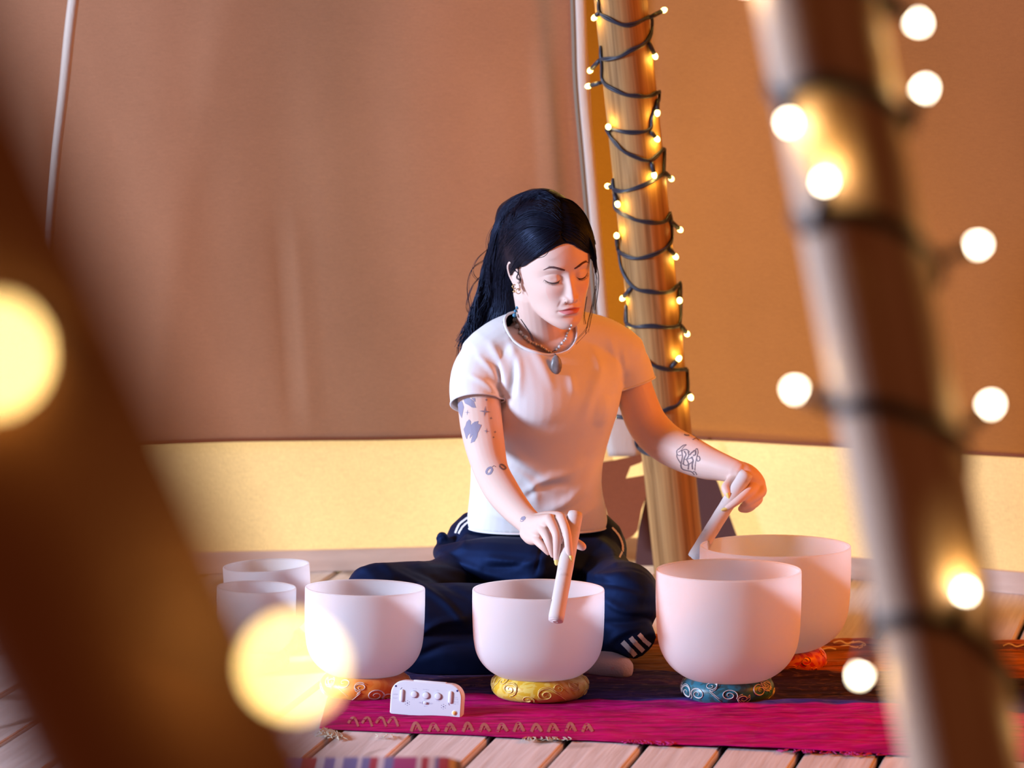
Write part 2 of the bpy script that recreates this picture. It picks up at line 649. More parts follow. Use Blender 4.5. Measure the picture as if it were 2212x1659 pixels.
def make_wall(name, far, label, hem, wr, seedoff):
    L = (far - RB).length

    def canvas(s, h):
        zb = hem(s)
        z = zb + (2.7 - zb) * h ** 1.4
        p = wall_pt(far, s, z, 0.022)
        x = s * L
        w = 0.006 * mnoise.noise(Vector((x * 2.2 + seedoff, z * 0.6, 0))) + 0.004 * mnoise.noise(Vector((x * 7 + seedoff, z * 1.1, 3)))
        for (cx, wd_, amp, z0, z1) in wr:
            w += amp * math.exp(-((x - cx) / wd_) ** 2) * float(sm(z0, z0 + 0.15, z)) * (1 - float(sm(z1 - 0.2, z1, z)))
        return p + Vector((0, -w, 0))
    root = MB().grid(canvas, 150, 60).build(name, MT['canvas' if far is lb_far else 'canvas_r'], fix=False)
    tag(root, label, kind='structure')

    def band(s, h):
        z = 0.035 + (0.335 - 0.035) * h
        x = s * L
        return wall_pt(far, s, z, 0.004 * mnoise.noise(Vector((x * 5 + seedoff, z * 3, 9))))
    MB().grid(band, 90, 10).build('translucent_band', MT['band'], root, fix=False)['label'] = 'pale yellow backlit canvas band below the hem'
    hp = [canvas(i / 120, 0.0) + Vector((0, -0.003, 0)) for i in range(121)]
    MB().tube(hp, 0.0045, 6).build('hem', MT['flap'], root)['label'] = 'dark rolled hem of the canvas'
    # skirting board where the canvas meets the deck
    a0, a1 = wall_pt(far, 0, 0, 0.03), wall_pt(far, 1, 0, 0.03)
    n = Vector((-(a1 - a0).y, (a1 - a0).x, 0)).normalized()
    if n.y > 0: n = -n
    mb = MB()
    top = 0.05
    mb.add([a0, a1, a1 - n * 0.03, a0 - n * 0.03, a0 + Vector((0, 0, top)), a1 + Vector((0, 0, top)), a1 - n * 0.03 + Vector((0, 0, top)), a0 - n * 0.03 + Vector((0, 0, top))],
           [(3, 2, 1, 0), (4, 5, 6, 7), (0, 1, 5, 4), (1, 2, 6, 5), (2, 3, 7, 6), (3, 0, 4, 7)])
    mb.build('skirting_board', MT['skirt'], root, smooth=False)['label'] = 'pale board along the foot of the canvas'
    return root


def hem_l(s):
    return 0.318 + 0.004 * math.sin(s * 9) + 0.003 * math.sin(s * 23 + 1) - 0.008 * math.exp(-((s - 0.02) / 0.05) ** 2)


def hem_r(s):
    return 0.318 - 0.006 * math.exp(-((s - 0.10) / 0.05) ** 2) + 0.004 * math.sin(s * 11 + 2) + 0.006 * float(sm(0.15, 0.3, s))


wl = make_wall('wall_left', lb_far, 'broad brown canvas tent wall behind and to the left of the seated woman', hem_l,
               [(0.72, 0.014, 0.005, 0.3, 0.95), (0.755, 0.016, -0.004, 0.3, 0.9), (0.10, 0.02, 0.008, 0.7, 1.3), (1.3, 0.03, 0.006, 0.3, 1.2)], 0)
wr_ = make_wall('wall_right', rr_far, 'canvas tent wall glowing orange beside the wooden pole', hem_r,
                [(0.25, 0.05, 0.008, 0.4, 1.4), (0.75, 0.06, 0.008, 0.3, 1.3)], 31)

# seam tape with a grey zip cord running down the corner
seam_px = [(1229, -700), (1253, 0), (1259, 180), (1274, 354), (1292, 560), (1306, 720), (1331, 880), (1352, 985)]


def seam_pt(px, py, back=0.09):
    z = P(px, py, 10.2).z
    return P(px, py, RB.y - 0.24 * max(z, 0) - back)


rows = spline(seam_px, 8)
mb = MB()
vs = []
for i, (px, py) in enumerate(rows):
    w = 11 + 26 * float(sm(700, 980, py))
    for k in range(5):
        u = k / 4 * 2 - 1
        p = seam_pt(px + w * u, py) + Vector((0, 0.004 * u * u, 0))
        vs.append(p)
n = len(rows)
mb.add(vs, [(i * 5 + k, i * 5 + k + 1, (i + 1) * 5 + k + 1, (i + 1) * 5 + k) for i in range(n - 1) for k in range(4)])
seam = mb.build('trim_1', MT['seam'], fix=False)
sol = seam.modifiers.new('s', 'SOLIDIFY'); sol.thickness = 0.004
tag(seam, 'pale seam tape hanging down the tent corner left of the wooden pole', kind='structure')
cp = [seam_pt(px - 15, py, 0.087) for (px, py) in rows if py < 720]
MB().tube(cp, 0.0062, 8).build('zip_cord', MT['cordgrey'], seam)['label'] = 'grey zip cord along the tape'

# second seam at the far left
sp = [P(x, y, 10.05 - 0.24 * P(x, y, 10.0).z) for (x, y) in spline([(215, -400), (159, 0), (138, 190), (120, 340), (104, 520), (90, 760), (84, 925)], 6)]
mb = MB()
vs = []
for i, p in enumerate(sp):
    w = 0.0105 * (1 - 0.4 * i / len(sp))
    for k in range(4):
        u = k / 3 * 2 - 1
        vs.append(p + Vector((w * u, -0.006 * (1 - u * u) + (0.006 if k == 0 else 0), 0)))
mb.add(vs, [(i * 4 + k, i * 4 + k + 1, (i + 1) * 4 + k + 1, (i + 1) * 4 + k) for i in range(len(sp) - 1) for k in range(3)])
s2 = mb.build('trim_2', MT['seam_far'], fix=False)
s2.modifiers.new('s', 'SOLIDIFY').thickness = 0.004
tag(s2, 'pale canvas seam slanting down the far left of the tent wall', kind='structure')

# corner pieces behind the pole foot: brown flap with gaps and a dark reinforcement
def px_patch(name, poly, Y, m, label, th=0.006, parent=None):
    pts = [P(x, y, Y) for x, y in poly]
    me = bpy.data.meshes.new(name)
    bm = bmesh.new()
    f = bm.faces.new([bm.verts.new(p) for p in pts])
    r = bmesh.ops.extrude_face_region(bm, geom=[f])
    bmesh.ops.translate(bm, vec=(0, th, 0), verts=[v for v in r['geom'] if isinstance(v, bmesh.types.BMVert)])
    bmesh.ops.recalc_face_normals(bm, faces=bm.faces)
    bm.to_mesh(me); bm.free()
    o = link(name, me, m, parent, smooth=False)
    o['label'] = label
    return o


flap = px_patch('canvas_flap', [(1290, 1000), (1330, 994), (1384, 982), (1392, 990), (1384, 1000), (1362, 1008), (1352, 1034), (1392, 1027), (1400, 1062), (1386, 1100), (1378, 1145), (1368, 1158), (1330, 1176), (1322, 1150), (1300, 1070)], 10.22, MT['flap'],
                'loose brown canvas flap hanging in the tent corner left of the pole foot')
tag(flap, cat='tent flap')
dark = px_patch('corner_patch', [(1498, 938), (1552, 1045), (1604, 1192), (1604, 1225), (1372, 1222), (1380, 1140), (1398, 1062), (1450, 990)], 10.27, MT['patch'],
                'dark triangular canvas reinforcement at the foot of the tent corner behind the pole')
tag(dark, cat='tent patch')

# ================================================================== POLES AND STRING LIGHTS
def make_pole(name, A, B, ra, rb, m, label, knots, seed):
    """A bottom, B top"""
    L = (B - A).length
    rnd = random.Random(seed)
    nz, na = 110, 40

    def fn(s, h):
        a = s * 2 * math.pi
        z = h * L
        r = ra + (rb - ra) * h
        r *= 1 + 0.018 * mnoise.noise(Vector((math.cos(a) * 1.2 + seed, math.sin(a) * 1.2, z * 2.0))) + 0.008 * mnoise.noise(Vector((math.cos(a) * 6 + seed, math.sin(a) * 6, z * 1.5)))
        for (kz, ka, kr, kh) in knots:
            da = (a - ka + math.pi) % (2 * math.pi) - math.pi
            r += kh * math.exp(-((z - kz) / kr) ** 2 - (da * ra / kr) ** 2)
        return (r * math.cos(a), r * math.sin(a), z)
    mb = MB()
    vs = [fn(j / na, i / (nz - 1)) for i in range(nz) for j in range(na)]
    fs = [(i * na + j, i * na + (j + 1) % na, (i + 1) * na + (j + 1) % na, (i + 1) * na + j) for i in range(nz - 1) for j in range(na)]
    fs.append(tuple(range(na - 1, -1, -1))); fs.append(tuple((nz - 1) * na + j for j in range(na)))
    o = mb.add(vs, fs).build(name, m)
    o.location = A
    o.rotation_mode = 'QUATERNION'
    o.rotation_quaternion = (B - A).to_track_quat('Z', 'Y')
    tag(o, label, 'pole')
    return o


def on_line(A, B, z):
    t = (z - A.z) / (B.z - A.z)
    return A.lerp(B, t)


class PoleMap:
    """lets cable points given by their place in the picture wrap round a pole of axis A-B, radius r"""
    def __init__(self, A, B, r):
        self.A, self.B, self.r = A, B, r

    def axis_at(self, py):
        lo, hi = -0.5, 1.5
        for _ in range(40):
            mid = (lo + hi) / 2
            p = self.A.lerp(self.B, mid)
            if to_px(np.array([p]))[0][1] > py:
                lo = mid
            else:
                hi = mid
        p = self.A.lerp(self.B, lo)
        return p, to_px(np.array([p]))[0][0]

    def pt(self, px, py, c=0.004, behind=False):
        p, ax = self.axis_at(py)
        dx = M(px - ax, p.y)
        R = self.r + c
        if abs(dx) >= R:
            y = p.y
        else:
            y = p.y + (1 if behind else -1) * math.sqrt(R * R - dx * dx)
        return P(px, py, y)

    def back_arc(self, pa, pb, n=8, c=0.004):
        if abs(pa[0] - pb[0]) < 40:
            return []
        return self._arc(pa, pb, n, c)

    def _arc(self, pa, pb, n, c):
        """from px point pa round the back to pb"""
        out = []
        (xa, ya), (xb, yb) = pa, pb
        for i in range(1, n):
            t = i / n
            yy = ya + (yb - ya) * t
            p, ax = self.axis_at(yy)
            R = self.r + c
            a0 = math.asin(max(-1, min(1, M(xa - ax, p.y) / R)))
            a1 = math.asin(max(-1, min(1, M(xb - ax, p.y) / R)))
            # go behind: angle from a0 (front) through pi to a1
            A0 = a0 if a0 >= 0 else -math.pi - a0 + 2 * math.pi
            aa = a0 + (2 * math.pi + a1 - a0) * t if a0 > a1 else a0 + (a1 - 2 * math.pi - a0) * t
            out.append(p + Vector((R * math.sin(aa), -R * math.cos(aa), 0)))
        return out


def make_bulb(root, anchor, tip, led, sr, lr, power, lcol):
    """socket from anchor towards tip, glowing led at the tip"""
    d = (tip - anchor)
    if d.length < 0.012:
        d = Vector((0, -0.2, -1)).normalized() * 0.012
    dn = d.normalized()
    s = MB().tube([anchor, anchor.lerp(tip, 0.3), tip - dn * lr * 0.6], [sr * 0.75, sr, sr * 0.92], 10).build('bulb', MT['cable'], root)
    MB().ball(tip, (lr, lr, lr * 1.35), 14, 8, rot=dn.to_track_quat('Z', 'Y').to_matrix()).build('led', led, s)
    if power:
        l = bpy.data.lights.new('led_glow', 'POINT')
        l.energy = power; l.color = lcol; l.shadow_soft_size = 0.006
        lo = bpy.data.objects.new('led_glow', l)
        COL.objects.link(lo)
        lo.location = tip + dn * (lr * 1.6)
        lo.parent = root


# ---- rear pole
YA = 9.93
A1 = G(1474, 1301); A1 = P(1474.5, 1303, YA); A1.z = 0
B1 = P(1340 - 61.5, -600, YA - 0.42)
R1 = 0.0585
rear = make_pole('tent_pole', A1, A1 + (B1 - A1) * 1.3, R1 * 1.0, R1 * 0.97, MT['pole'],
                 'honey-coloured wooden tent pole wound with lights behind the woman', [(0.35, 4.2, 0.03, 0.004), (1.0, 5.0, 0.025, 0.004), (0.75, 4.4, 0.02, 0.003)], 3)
pm = PoleMap(A1, B1, R1)
loops = [
    [(1294, -60), (1330, -45), (1380, -55), (1404, -70)],
    [(1292, 0), (1296, 30), (1330, 49), (1363, 56), (1403, 38), (1409, 54), (1401, 87), (1363, 111), (1330, 126), (1300, 128), (1297, 104)],
    [(1299, 140), (1303, 179), (1341, 202), (1379, 209), (1409, 207), (1425, 198)],
    [(1424, 215), (1409, 255), (1404, 280), (1363, 288), (1314, 278), (1315, 290), (1336, 318), (1368, 339), (1406, 347), (1433, 323)],
    [(1436, 326), (1434, 374), (1428, 380), (1390, 402), (1341, 415), (1324, 407), (1323, 390)],
    [(1327, 425), (1330, 453), (1363, 472), (1406, 482), (1439, 478), (1448, 461)],
    [(1451, 478), (1452, 516), (1441, 535), (1406, 554), (1363, 558), (1336, 543), (1334, 525)],
    [(1336, 545), (1344, 586), (1368, 621), (1406, 632), (1450, 630), (1469, 611)],
    [(1471, 619), (1470, 690), (1460, 706), (1406, 706), (1355, 702), (1352, 662)],
    [(1354, 712), (1370, 750), (1401, 782), (1433, 798), (1482, 798)],
    [(1485, 803), (1485, 847), (1466, 874), (1439, 887), (1395, 905)],
    [(1378, 930), (1374, 960), (1395, 980), (1440, 985)],
]
sl = empty('string_lights', A1)
tag(sl, 'dark cable of lit warm fairy lights wound round the honey-coloured rear pole', 'string lights', 'fairy lights wound round the tent poles')
cb = MB()
prev = None
for lp in loops:
    sp_ = spline(lp, 5)
    pts = [pm.pt(x, y) for x, y in sp_]
    if prev is not None:
        pts = [pm.pt(*prev)] + pm.back_arc(prev, tuple(sp_[0])) + pts
    prev = tuple(sp_[-1])
    cb.tube(pts, 0.0036, 6)
    # second strand of the pair, lying just beside
    pts2 = [p + Vector((0.001 * math.sin(i * 1.3), -0.002, 0.0036 + 0.0015 * math.sin(i * 0.9))) for i, p in enumerate(pts)]
    cb.tube(pts2, 0.0024, 5)
cable = cb.build('cable', MT['cable']); adopt(cable, sl)
bulbs = [((1403, 38), (1434, 22)), ((1296, 25), (1284, 38)), ((1401, 90), (1415, 121)), ((1297, 128), (1275, 152)), ((1300, 178), (1271, 186)), ((1420, 215), (1420, 244)),
         ((1404, 282), (1419, 300)), ((1316, 283), (1314, 274)), ((1408, 350), (1413, 378)), ((1436, 372), (1450, 386)), ((1324, 405), (1313, 402)), ((1326, 415), (1334, 441)),
         ((1447, 476), (1469, 496)), ((1444, 533), (1459, 554)), ((1334, 535), (1332, 509)), ((1366, 620), (1345, 644)), ((1468, 622), (1468, 649)), ((1471, 703), (1484, 721)),
         ((1450, 794), (1466, 775)), ((1486, 845), (1492, 858)), ((1372, 905), (1325, 899)), ((1352, 712), (1344, 716)), ((1320, -20), (1288, -8)), ((1402, -65), (1428, -50))]
for (a, t) in bulbs:
    pa = pm.pt(*a)
    pt_ = pm.pt(*t, c=0.012)
    make_bulb(sl, pa, pt_, MT['led_back'], 0.0052, 0.0062, 0.16, (1.0, 0.62, 0.12))
for o in sl.children:
    if o.name != cable.name:
        o.matrix_parent_inverse = Matrix.Translation(-Vector(sl.location))

# ---- near pole on the right, out of focus
YB = 3.8
Cb, Ct = P(2080, 1640, YB), P(1766, 0, YB)
dirb = (Ct - Cb) / (Ct.z - Cb.z)
A2 = Cb - dirb * Cb.z
B2 = Ct + dirb * 0.9
R2 = 0.0515
zk = P(2110, 1033, YB).z
MT_near = MT['pole_dark']
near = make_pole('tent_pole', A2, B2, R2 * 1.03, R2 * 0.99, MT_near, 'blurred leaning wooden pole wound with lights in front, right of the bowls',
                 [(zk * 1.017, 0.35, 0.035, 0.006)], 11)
pm2 = PoleMap(A2, B2, R2)
loops2 = [
    [(1640, -60), (1700, -95), (1800, -60), (1880, -20), (1925, 6), (1950, 20)],
    [(1686, 222), (1715, 200), (1770, 184), (1830, 190), (1900, 215), (1950, 253), (1975, 268)],
    [(1738, 500), (1768, 480), (1810, 468), (1880, 476), (1960, 510), (2020, 560), (2036, 600)],
    [(1800, 890), (1830, 884), (1890, 884), (1980, 905), (2050, 940), (2090, 968)],
    [(1884, 1362), (1915, 1348), (1970, 1344), (2050, 1356), (2105, 1385), (2165, 1440), (2200, 1490)],
    [(1940, 1790), (2000, 1760), (2080, 1770), (2180, 1840), (2240, 1900)],
]
sl2 = empty('string_lights', A2)
tag(sl2, 'blurred string lights with round white glows on the near pole right of the bowls', 'string lights', 'fairy lights wound round the tent poles')
cb = MB()
prev = None
for lp in loops2:
    sp_ = spline(lp, 6)
    pts = [pm2.pt(x, y) for x, y in sp_]
    if prev is not None:
        pts = [pm2.pt(*prev)] + pm2.back_arc(prev, tuple(sp_[0])) + pts
    prev = tuple(sp_[-1])
    cb.tube(pts, 0.0042, 6)
    cb.tube([p + Vector((0, -0.002, 0.006)) for p in pts], 0.003, 5)
c2 = cb.build('cable', MT['cable']); adopt(c2, sl2)
b2 = [((1945, 18), (1981, 47)), ((1962, 250), (1996, 194)), ((1692, 222), (1704, 264)), ((1764, 480), (1781, 393)), ((2040, 558), (2110, 530)), ((1800, 884), (1720, 843)),
      ((2085, 930), (2138, 876)), ((2062, 1352), (2085, 1280)), ((1888, 1362), (1858, 1456)), ((2200, 1500), (2260, 1540)), ((1650, -70), (1610, -40))]
for (a, t) in b2:
    make_bulb(sl2, pm2.pt(*a), pm2.pt(*t, c=0.012), MT['led_near'], 0.006, 0.0052, 0.10, (1.0, 0.62, 0.14))
for o in sl2.children:
    if o.name != c2.name:
        o.matrix_parent_inverse = Matrix.Translation(-Vector(sl2.location))

# ---- nearest pole on the left
Pa, Pb = P(275, 1440, 1.46), P(-45, 765, 1.38)
dirc = (Pb - Pa) / (Pb.z - Pa.z)
A3 = Pa - dirc * Pa.z
B3 = Pa + dirc * 0.75
R3 = 0.05
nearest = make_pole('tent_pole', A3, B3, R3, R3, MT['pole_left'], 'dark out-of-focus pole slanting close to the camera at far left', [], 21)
pm3 = PoleMap(A3, B3, R3)
sl3 = empty('string_lights', A3)
tag(sl3, 'two huge soft yellow light blurs on the nearest pole at far left', 'string lights', 'fairy lights wound round the tent poles')
cb = MB()
for lp in ([(-200, 560), (-60, 640), (60, 770), (120, 860)], [(240, 1300), (380, 1330), (520, 1400), (590, 1440)]):
    c3 = MB().tube([pm3.pt(x, y) for x, y in spline(lp, 6)], 0.0035, 6).build('cable', MT['cable']); adopt(c3, sl3)
for (a, t, Yt) in [((-60, 700), (-14, 765), 1.315), ((560, 1440), (632, 1440), 1.405)]:
    make_bulb(sl3, pm3.pt(*a), P(t[0], t[1], Yt), MT['led_blur'], 0.005, 0.0048, 0.035, (1.0, 0.55, 0.10))
for o in sl3.children:
    if not o.name.startswith('cable'):
        o.matrix_parent_inverse = Matrix.Translation(-Vector(sl3.location))

# ================================================================== CLOTH ON THE FLOOR
FL, FR = G(690, 1576), G(1921, 1634)
fdir = FR - FL
CL0 = FL
CL1 = FL + fdir * 1.42                      # runs on behind the near pole
BL, BR = G(745, 1372), G(2330, 1392)


def cloth_base(s, t):
    a = CL0.lerp(CL1, s); b = BL.lerp(BR, s)
    return a.lerp(b, t)


def cloth_h(x, y, t):
    v = Vector((x * 3.2, y * 9.0, 0.3))
    h = 0.0060 + 0.0050 * mnoise.noise(v) + 0.0045 * mnoise.noise(Vector((x * 9 + 4, y * 26, 1.7)))
    h += 0.0022 * mnoise.noise(Vector((x * 26, y * 80, 5.0)))
    # creases running along the length on the right hand part
    h += 0.016 * float(sm(0.1, 0.5, x)) * max(0, mnoise.noise(Vector((x * 2.0 + 8, y * 13 + x * 1.5, 2.2))))
    h += 0.010 * math.exp(-((t - 0.655 - 0.03 * math.sin(x * 7)) / 0.016) ** 2) * float(sm(0.25, 0.5, x))
    return max(h, 0.0012)


def cloth_pt(s, t):
    p = cloth_base(s, t)
    t2 = t + 0.006 * mnoise.noise(Vector((s * 14, 0, 7))) * (1 - min(1, t * 4))
    p = cloth_base(s, t2)
    edge = 0.35 + 0.65 * float(sm(0, 0.05, t)) * float(sm(0, 0.02, s))
    p.z = cloth_h(p.x, p.y, t) * edge
    return p


NU, NV = 330, 170
mb = MB().grid(lambda s, t: cloth_pt(s, t), NU, NV)
cme = mb.mesh('patterned_cloth')
at = cme.attributes.new('st', 'FLOAT_VECTOR', 'POINT')
st = np.array([(i / (NU - 1), j / (NV - 1), 0) for j in range(NV) for i in range(NU)], dtype=np.float32)
at.data.foreach_set('vector', st.ravel())


def cloth_mat():
    m = bpy.data.materials.new('striped woven cloth')
    m.use_nodes = True
    nt = m.node_tree
    b = nt.nodes['Principled BSDF']
    b.inputs['Roughness'].default_value = 0.8
    b.inputs['Specular IOR Level'].default_value = 0.06
    a = nt.nodes.new('ShaderNodeAttribute'); a.attribute_name = 'st'
    sp = nt.nodes.new('ShaderNodeSeparateXYZ'); nt.links.new(a.outputs['Vector'], sp.inputs[0])
    tc = nt.nodes.new('ShaderNodeTexCoord')

    def noise(scale, det=4, dist=0.0):
        mp = nt.nodes.new('ShaderNodeMapping'); mp.inputs['Scale'].default_value = scale
        nt.links.new(tc.outputs['Object'], mp.inputs['Vector'])
        n = nt.nodes.new('ShaderNodeTexNoise'); n.inputs['Scale'].default_value = 1; n.inputs['Detail'].default_value = det
        n.inputs['Distortion'].default_value = dist
        nt.links.new(mp.outputs['Vector'], n.inputs['Vector'])
        return n.outputs['Fac']
    wob = noise((5, 5, 1), 2)
    ma = nt.nodes.new('ShaderNodeMath'); ma.operation = 'MULTIPLY_ADD'
    nt.links.new(wob, ma.inputs[0]); ma.inputs[1].default_value = 0.055; nt.links.new(sp.outputs['Y'], ma.inputs[2])
    cr = nt.nodes.new('ShaderNodeValToRGB')
    e = cr.color_ramp.elements
    OFF = 0.0125
    cols = [(0.0, (0.46, 0.003, 0.125)), (0.365, (0.44, 0.003, 0.125)), (0.372, (0.045, 0.030, 0.16)), (0.44, (0.05, 0.03, 0.15)), (0.46, (0.035, 0.026, 0.085)), (0.62, (0.045, 0.025, 0.075)),
            (0.66, (0.055, 0.025, 0.06)), (0.667, (0.36, 0.10, 0.03)), (0.80, (0.42, 0.15, 0.03)), (0.90, (0.40, 0.14, 0.025)), (0.905, (0.13, 0.02, 0.025)), (0.965, (0.16, 0.03, 0.02)), (0.975, (0.45, 0.12, 0.02))]
    e[0].position, e[0].color = cols[0][0], (*cols[0][1], 1)
    e[1].position, e[1].color = cols[1][0], (*cols[1][1], 1)
    for p, c in cols[2:]:
        x = e.new(min(1, p + OFF)); x.color = (*c, 1)
    e[1].position = cols[1][0] + OFF
    nt.links.new(ma.outputs[0], cr.inputs[0])
    # woven tone-on-tone figure: swirled light threads over each band
    sw = noise((16, 30, 5), 3, 2.2)
    r = nt.nodes.new('ShaderNodeMapRange'); r.inputs['From Min'].default_value = 0.52; r.inputs['From Max'].default_value = 0.60
    nt.links.new(sw, r.inputs['Value'])
    th = noise((60, 700, 1), 2)
    r2 = nt.nodes.new('ShaderNodeMapRange'); r2.inputs['From Min'].default_value = 0.35; r2.inputs['From Max'].default_value = 0.65
    r2.inputs['To Min'].default_value = 0.0; r2.inputs['To Max'].default_value = 1.0
    nt.links.new(th, r2.inputs['Value'])
    mul = nt.nodes.new('ShaderNodeMath'); mul.operation = 'MULTIPLY'
    nt.links.new(r.outputs[0], mul.inputs[0]); nt.links.new(r2.outputs[0], mul.inputs[1])
    # figure strength by band: strong in the dark and gold bands, faint in the magenta
    cr2 = nt.nodes.new('ShaderNodeValToRGB'); cr2.color_ramp.interpolation = 'LINEAR'
    e2 = cr2.color_ramp.elements
    e2[0].position, e2[0].color = 0.0, (0.10, 0.10, 0.10, 1)
    e2[1].position, e2[1].color = 0.36, (0.16, 0.16, 0.16, 1)
    for p, c in ((0.38, 0.12), (0.46, 0.30), (0.62, 0.28), (0.67, 0.6), (1.0, 0.7)):
        x = e2.new(p); x.color = (c, c, c, 1)
    nt.links.new(ma.outputs[0], cr2.inputs[0])
    mul2 = nt.nodes.new('ShaderNodeMath'); mul2.operation = 'MULTIPLY'
    nt.links.new(mul.outputs[0], mul2.inputs[0]); nt.links.new(cr2.outputs[0], mul2.inputs[1])
    mx = nt.nodes.new('ShaderNodeMix'); mx.data_type = 'RGBA'
    nt.links.new(mul2.outputs[0], mx.inputs['Factor']); nt.links.new(cr.outputs[0], mx.inputs['A'])
    mx.inputs['B'].default_value = (0.42, 0.20, 0.12, 1)
    # dark thread streaks
    mx2 = nt.nodes.new('ShaderNodeMix'); mx2.data_type = 'RGBA'; mx2.blend_type = 'MULTIPLY'
    mx2.inputs['Factor'].default_value = 0.75
    nt.links.new(mx.outputs['Result'], mx2.inputs['A'])
    st_ = noise((8, 75, 1), 6)
    r3 = nt.nodes.new('ShaderNodeMapRange'); r3.inputs['From Min'].default_value = 0.3; r3.inputs['From Max'].default_value = 0.62
    r3.inputs['To Min'].default_value = 0.22; r3.inputs['To Max'].default_value = 1.2
    nt.links.new(st_, r3.inputs['Value']); nt.links.new(r3.outputs[0], mx2.inputs['B'])
    nt.links.new(mx2.outputs['Result'], b.inputs['Base Color'])
    bp = nt.nodes.new('ShaderNodeBump'); bp.inputs['Strength'].default_value = 0.9; bp.inputs['Distance'].default_value = 0.004
    nt.links.new(st_, bp.inputs['Height']); nt.links.new(bp.outputs['Normal'], b.inputs['Normal'])
    return m


cloth = link('patterned_cloth', cme, cloth_mat())
cloth.modifiers.new('s', 'SOLIDIFY').thickness = -0.0012
tag(cloth, 'long woven cloth with magenta, navy and orange stripes spread under the bowls', 'cloth')
cloth_bvh = bvh_of(cloth)


def on_cloth(px, py, off=0.0018):
    p = drop(cloth_bvh, px, py, off)
    return p if p is not None else G(px, py, 0.004)


# gold motif woven along the magenta border
MT['gold'] = mat('gold thread', (0.40, 0.12, 0.10), 0.7)
MT['gold2'] = mat('pale gold thread', (0.70, 0.52, 0.25), 0.6)
mb = MB()


def cloth_stroke(pts, w, k=4):
    A = spline(pts, k) if len(pts) > 2 else np.array(pts, float)
    vs, fs = [], []
    for i, (x, y) in enumerate(A):
        d = A[min(i + 1, len(A) - 1)] - A[max(i - 1, 0)]
        d = d / (np.linalg.norm(d) + 1e-9)
        vs += [on_cloth(x - d[1] * w, y + d[0] * w), on_cloth(x + d[1] * w, y - d[0] * w)]
    for i in range(len(A) - 1):
        fs.append((2 * i, 2 * i + 1, 2 * i + 3, 2 * i + 2))
    mb.add(vs, fs)


x = 888
n_ = 0
while x < 1272:
    yb = 1582 + (x - 888) * 0.003
    h = 15 if n_ % 3 else 17
    cloth_stroke([(x, yb), (x + 7, yb - h), (x + 14, yb - h + 1), (x + 22, yb - 1)], 3.2)
    cloth_stroke([(x + 9, yb - 4), (x + 13, yb - h + 6), (x + 17, yb - 3)], 1.0)
    x += 36 if n_ % 2 else 38
    n_ += 1
for x in (752, 782, 812, 838):
    cloth_stroke([(x, 1564), (x + 8, 1553), (x + 15, 1554), (x + 22, 1571)], 2.6)
tag(mb.build('woven_motif', MT['gold'], cloth, fix=False), 'gold zigzag motif woven in the magenta border', kind='stuff')
mb = MB()
for pts in ([(1800, 1390), (1815, 1386), (1830, 1392), (1845, 1387)], [(1812, 1399), (1830, 1396), (1850, 1400), (1866, 1394)], [(1840, 1390), (1858, 1388), (1870, 1395), (1855, 1402)],
            [(2166, 1397), (2180, 1392), (2196, 1398), (2212, 1394)], [(1770, 1406), (1790, 1401), (1806, 1404)]):
    cloth_stroke(pts, 1.6)
tag(mb.build('woven_motif', MT['gold2'], cloth, fix=False), 'pale gold figures in the dark back stripe', kind='stuff')
# tassels and loose threads along the front edge
MT['thread'] = mat('pale thread', (0.62, 0.55, 0.42), 0.8)
MT['thread_m'] = mat('magenta thread', (0.5, 0.02, 0.18), 0.8)
mb = MB()
rnd = random.Random(5)
for k in range(46):
    x0 = 700 + rnd.random() * 38
    y0 = 1570 + (x0 - 700) * 0.30 + rnd.random() * 4
    pts = [G(x0, y0, 0.006), G(x0 + rnd.uniform(-12, 8), y0 + rnd.uniform(4, 8), 0.006), G(x0 + rnd.uniform(-24, 16), y0 + rnd.uniform(8, 17), 0.002)]
    mb.tube(spline(pts, 4), [0.0011] * 9, 4)
for k in range(30):
    x0 = rnd.choice([1145, 1160, 1180, 1200, 1220, 820, 840]) + rnd.uniform(-9, 9)
    y0 = 1592 if x0 > 1000 else 1586
    pts = [G(x0, y0, 0.004), G(x0 + rnd.uniform(-8, 8), y0 + rnd.uniform(2, 6), 0.007), G(x0 + rnd.uniform(-12, 12), y0 + rnd.uniform(4, 10), 0.002)]
    mb.tube(spline(pts, 4), [0.0008] * 9, 4)
tag(mb.build('fringe', MT['thread'], cloth), 'pale loose fringe threads at the cloth edge', kind='stuff')
mb = MB()
for k in range(60):
    x0 = rnd.choice([1370, 1390, 1410, 1430, 1450, 1700, 1740, 1790, 1830, 1860, 1890]) + rnd.uniform(-16, 16)
    y0 = 1600 + (x0 - 1400) * 0.055
    pts = [G(x0, y0, 0.004), G(x0 + rnd.uniform(-14, 14), y0 + rnd.uniform(3, 7), 0.006), G(x0 + rnd.uniform(-22, 22), y0 + rnd.uniform(2, 8), 0.002)]
    mb.tube(spline(pts, 4), [0.0009] * 9, 4)
tag(mb.build('fringe', MT['thread_m'], cloth), 'magenta loose threads at the cloth edge', kind='stuff')

# ================================================================== SINGING BOWLS ON BROCADE RINGS
MT['quartz'] = mat('frosted quartz', (0.82, 0.84, 0.95), 0.6, 0.25, sss=1.0, sss_col=(1.0, 0.95, 0.95))
MT['quartz'].node_tree.nodes['Principled BSDF'].inputs['Subsurface Scale'].default_value = 0.05
PROF = [(0.0, 0.0), (0.22, 0.004), (0.40, 0.022), (0.55, 0.055), (0.68, 0.10), (0.80, 0.165), (0.89, 0.245), (0.945, 0.33), (0.975, 0.43), (0.99, 0.55), (1.0, 0.75), (1.0, 0.97), (0.998, 1.0)]


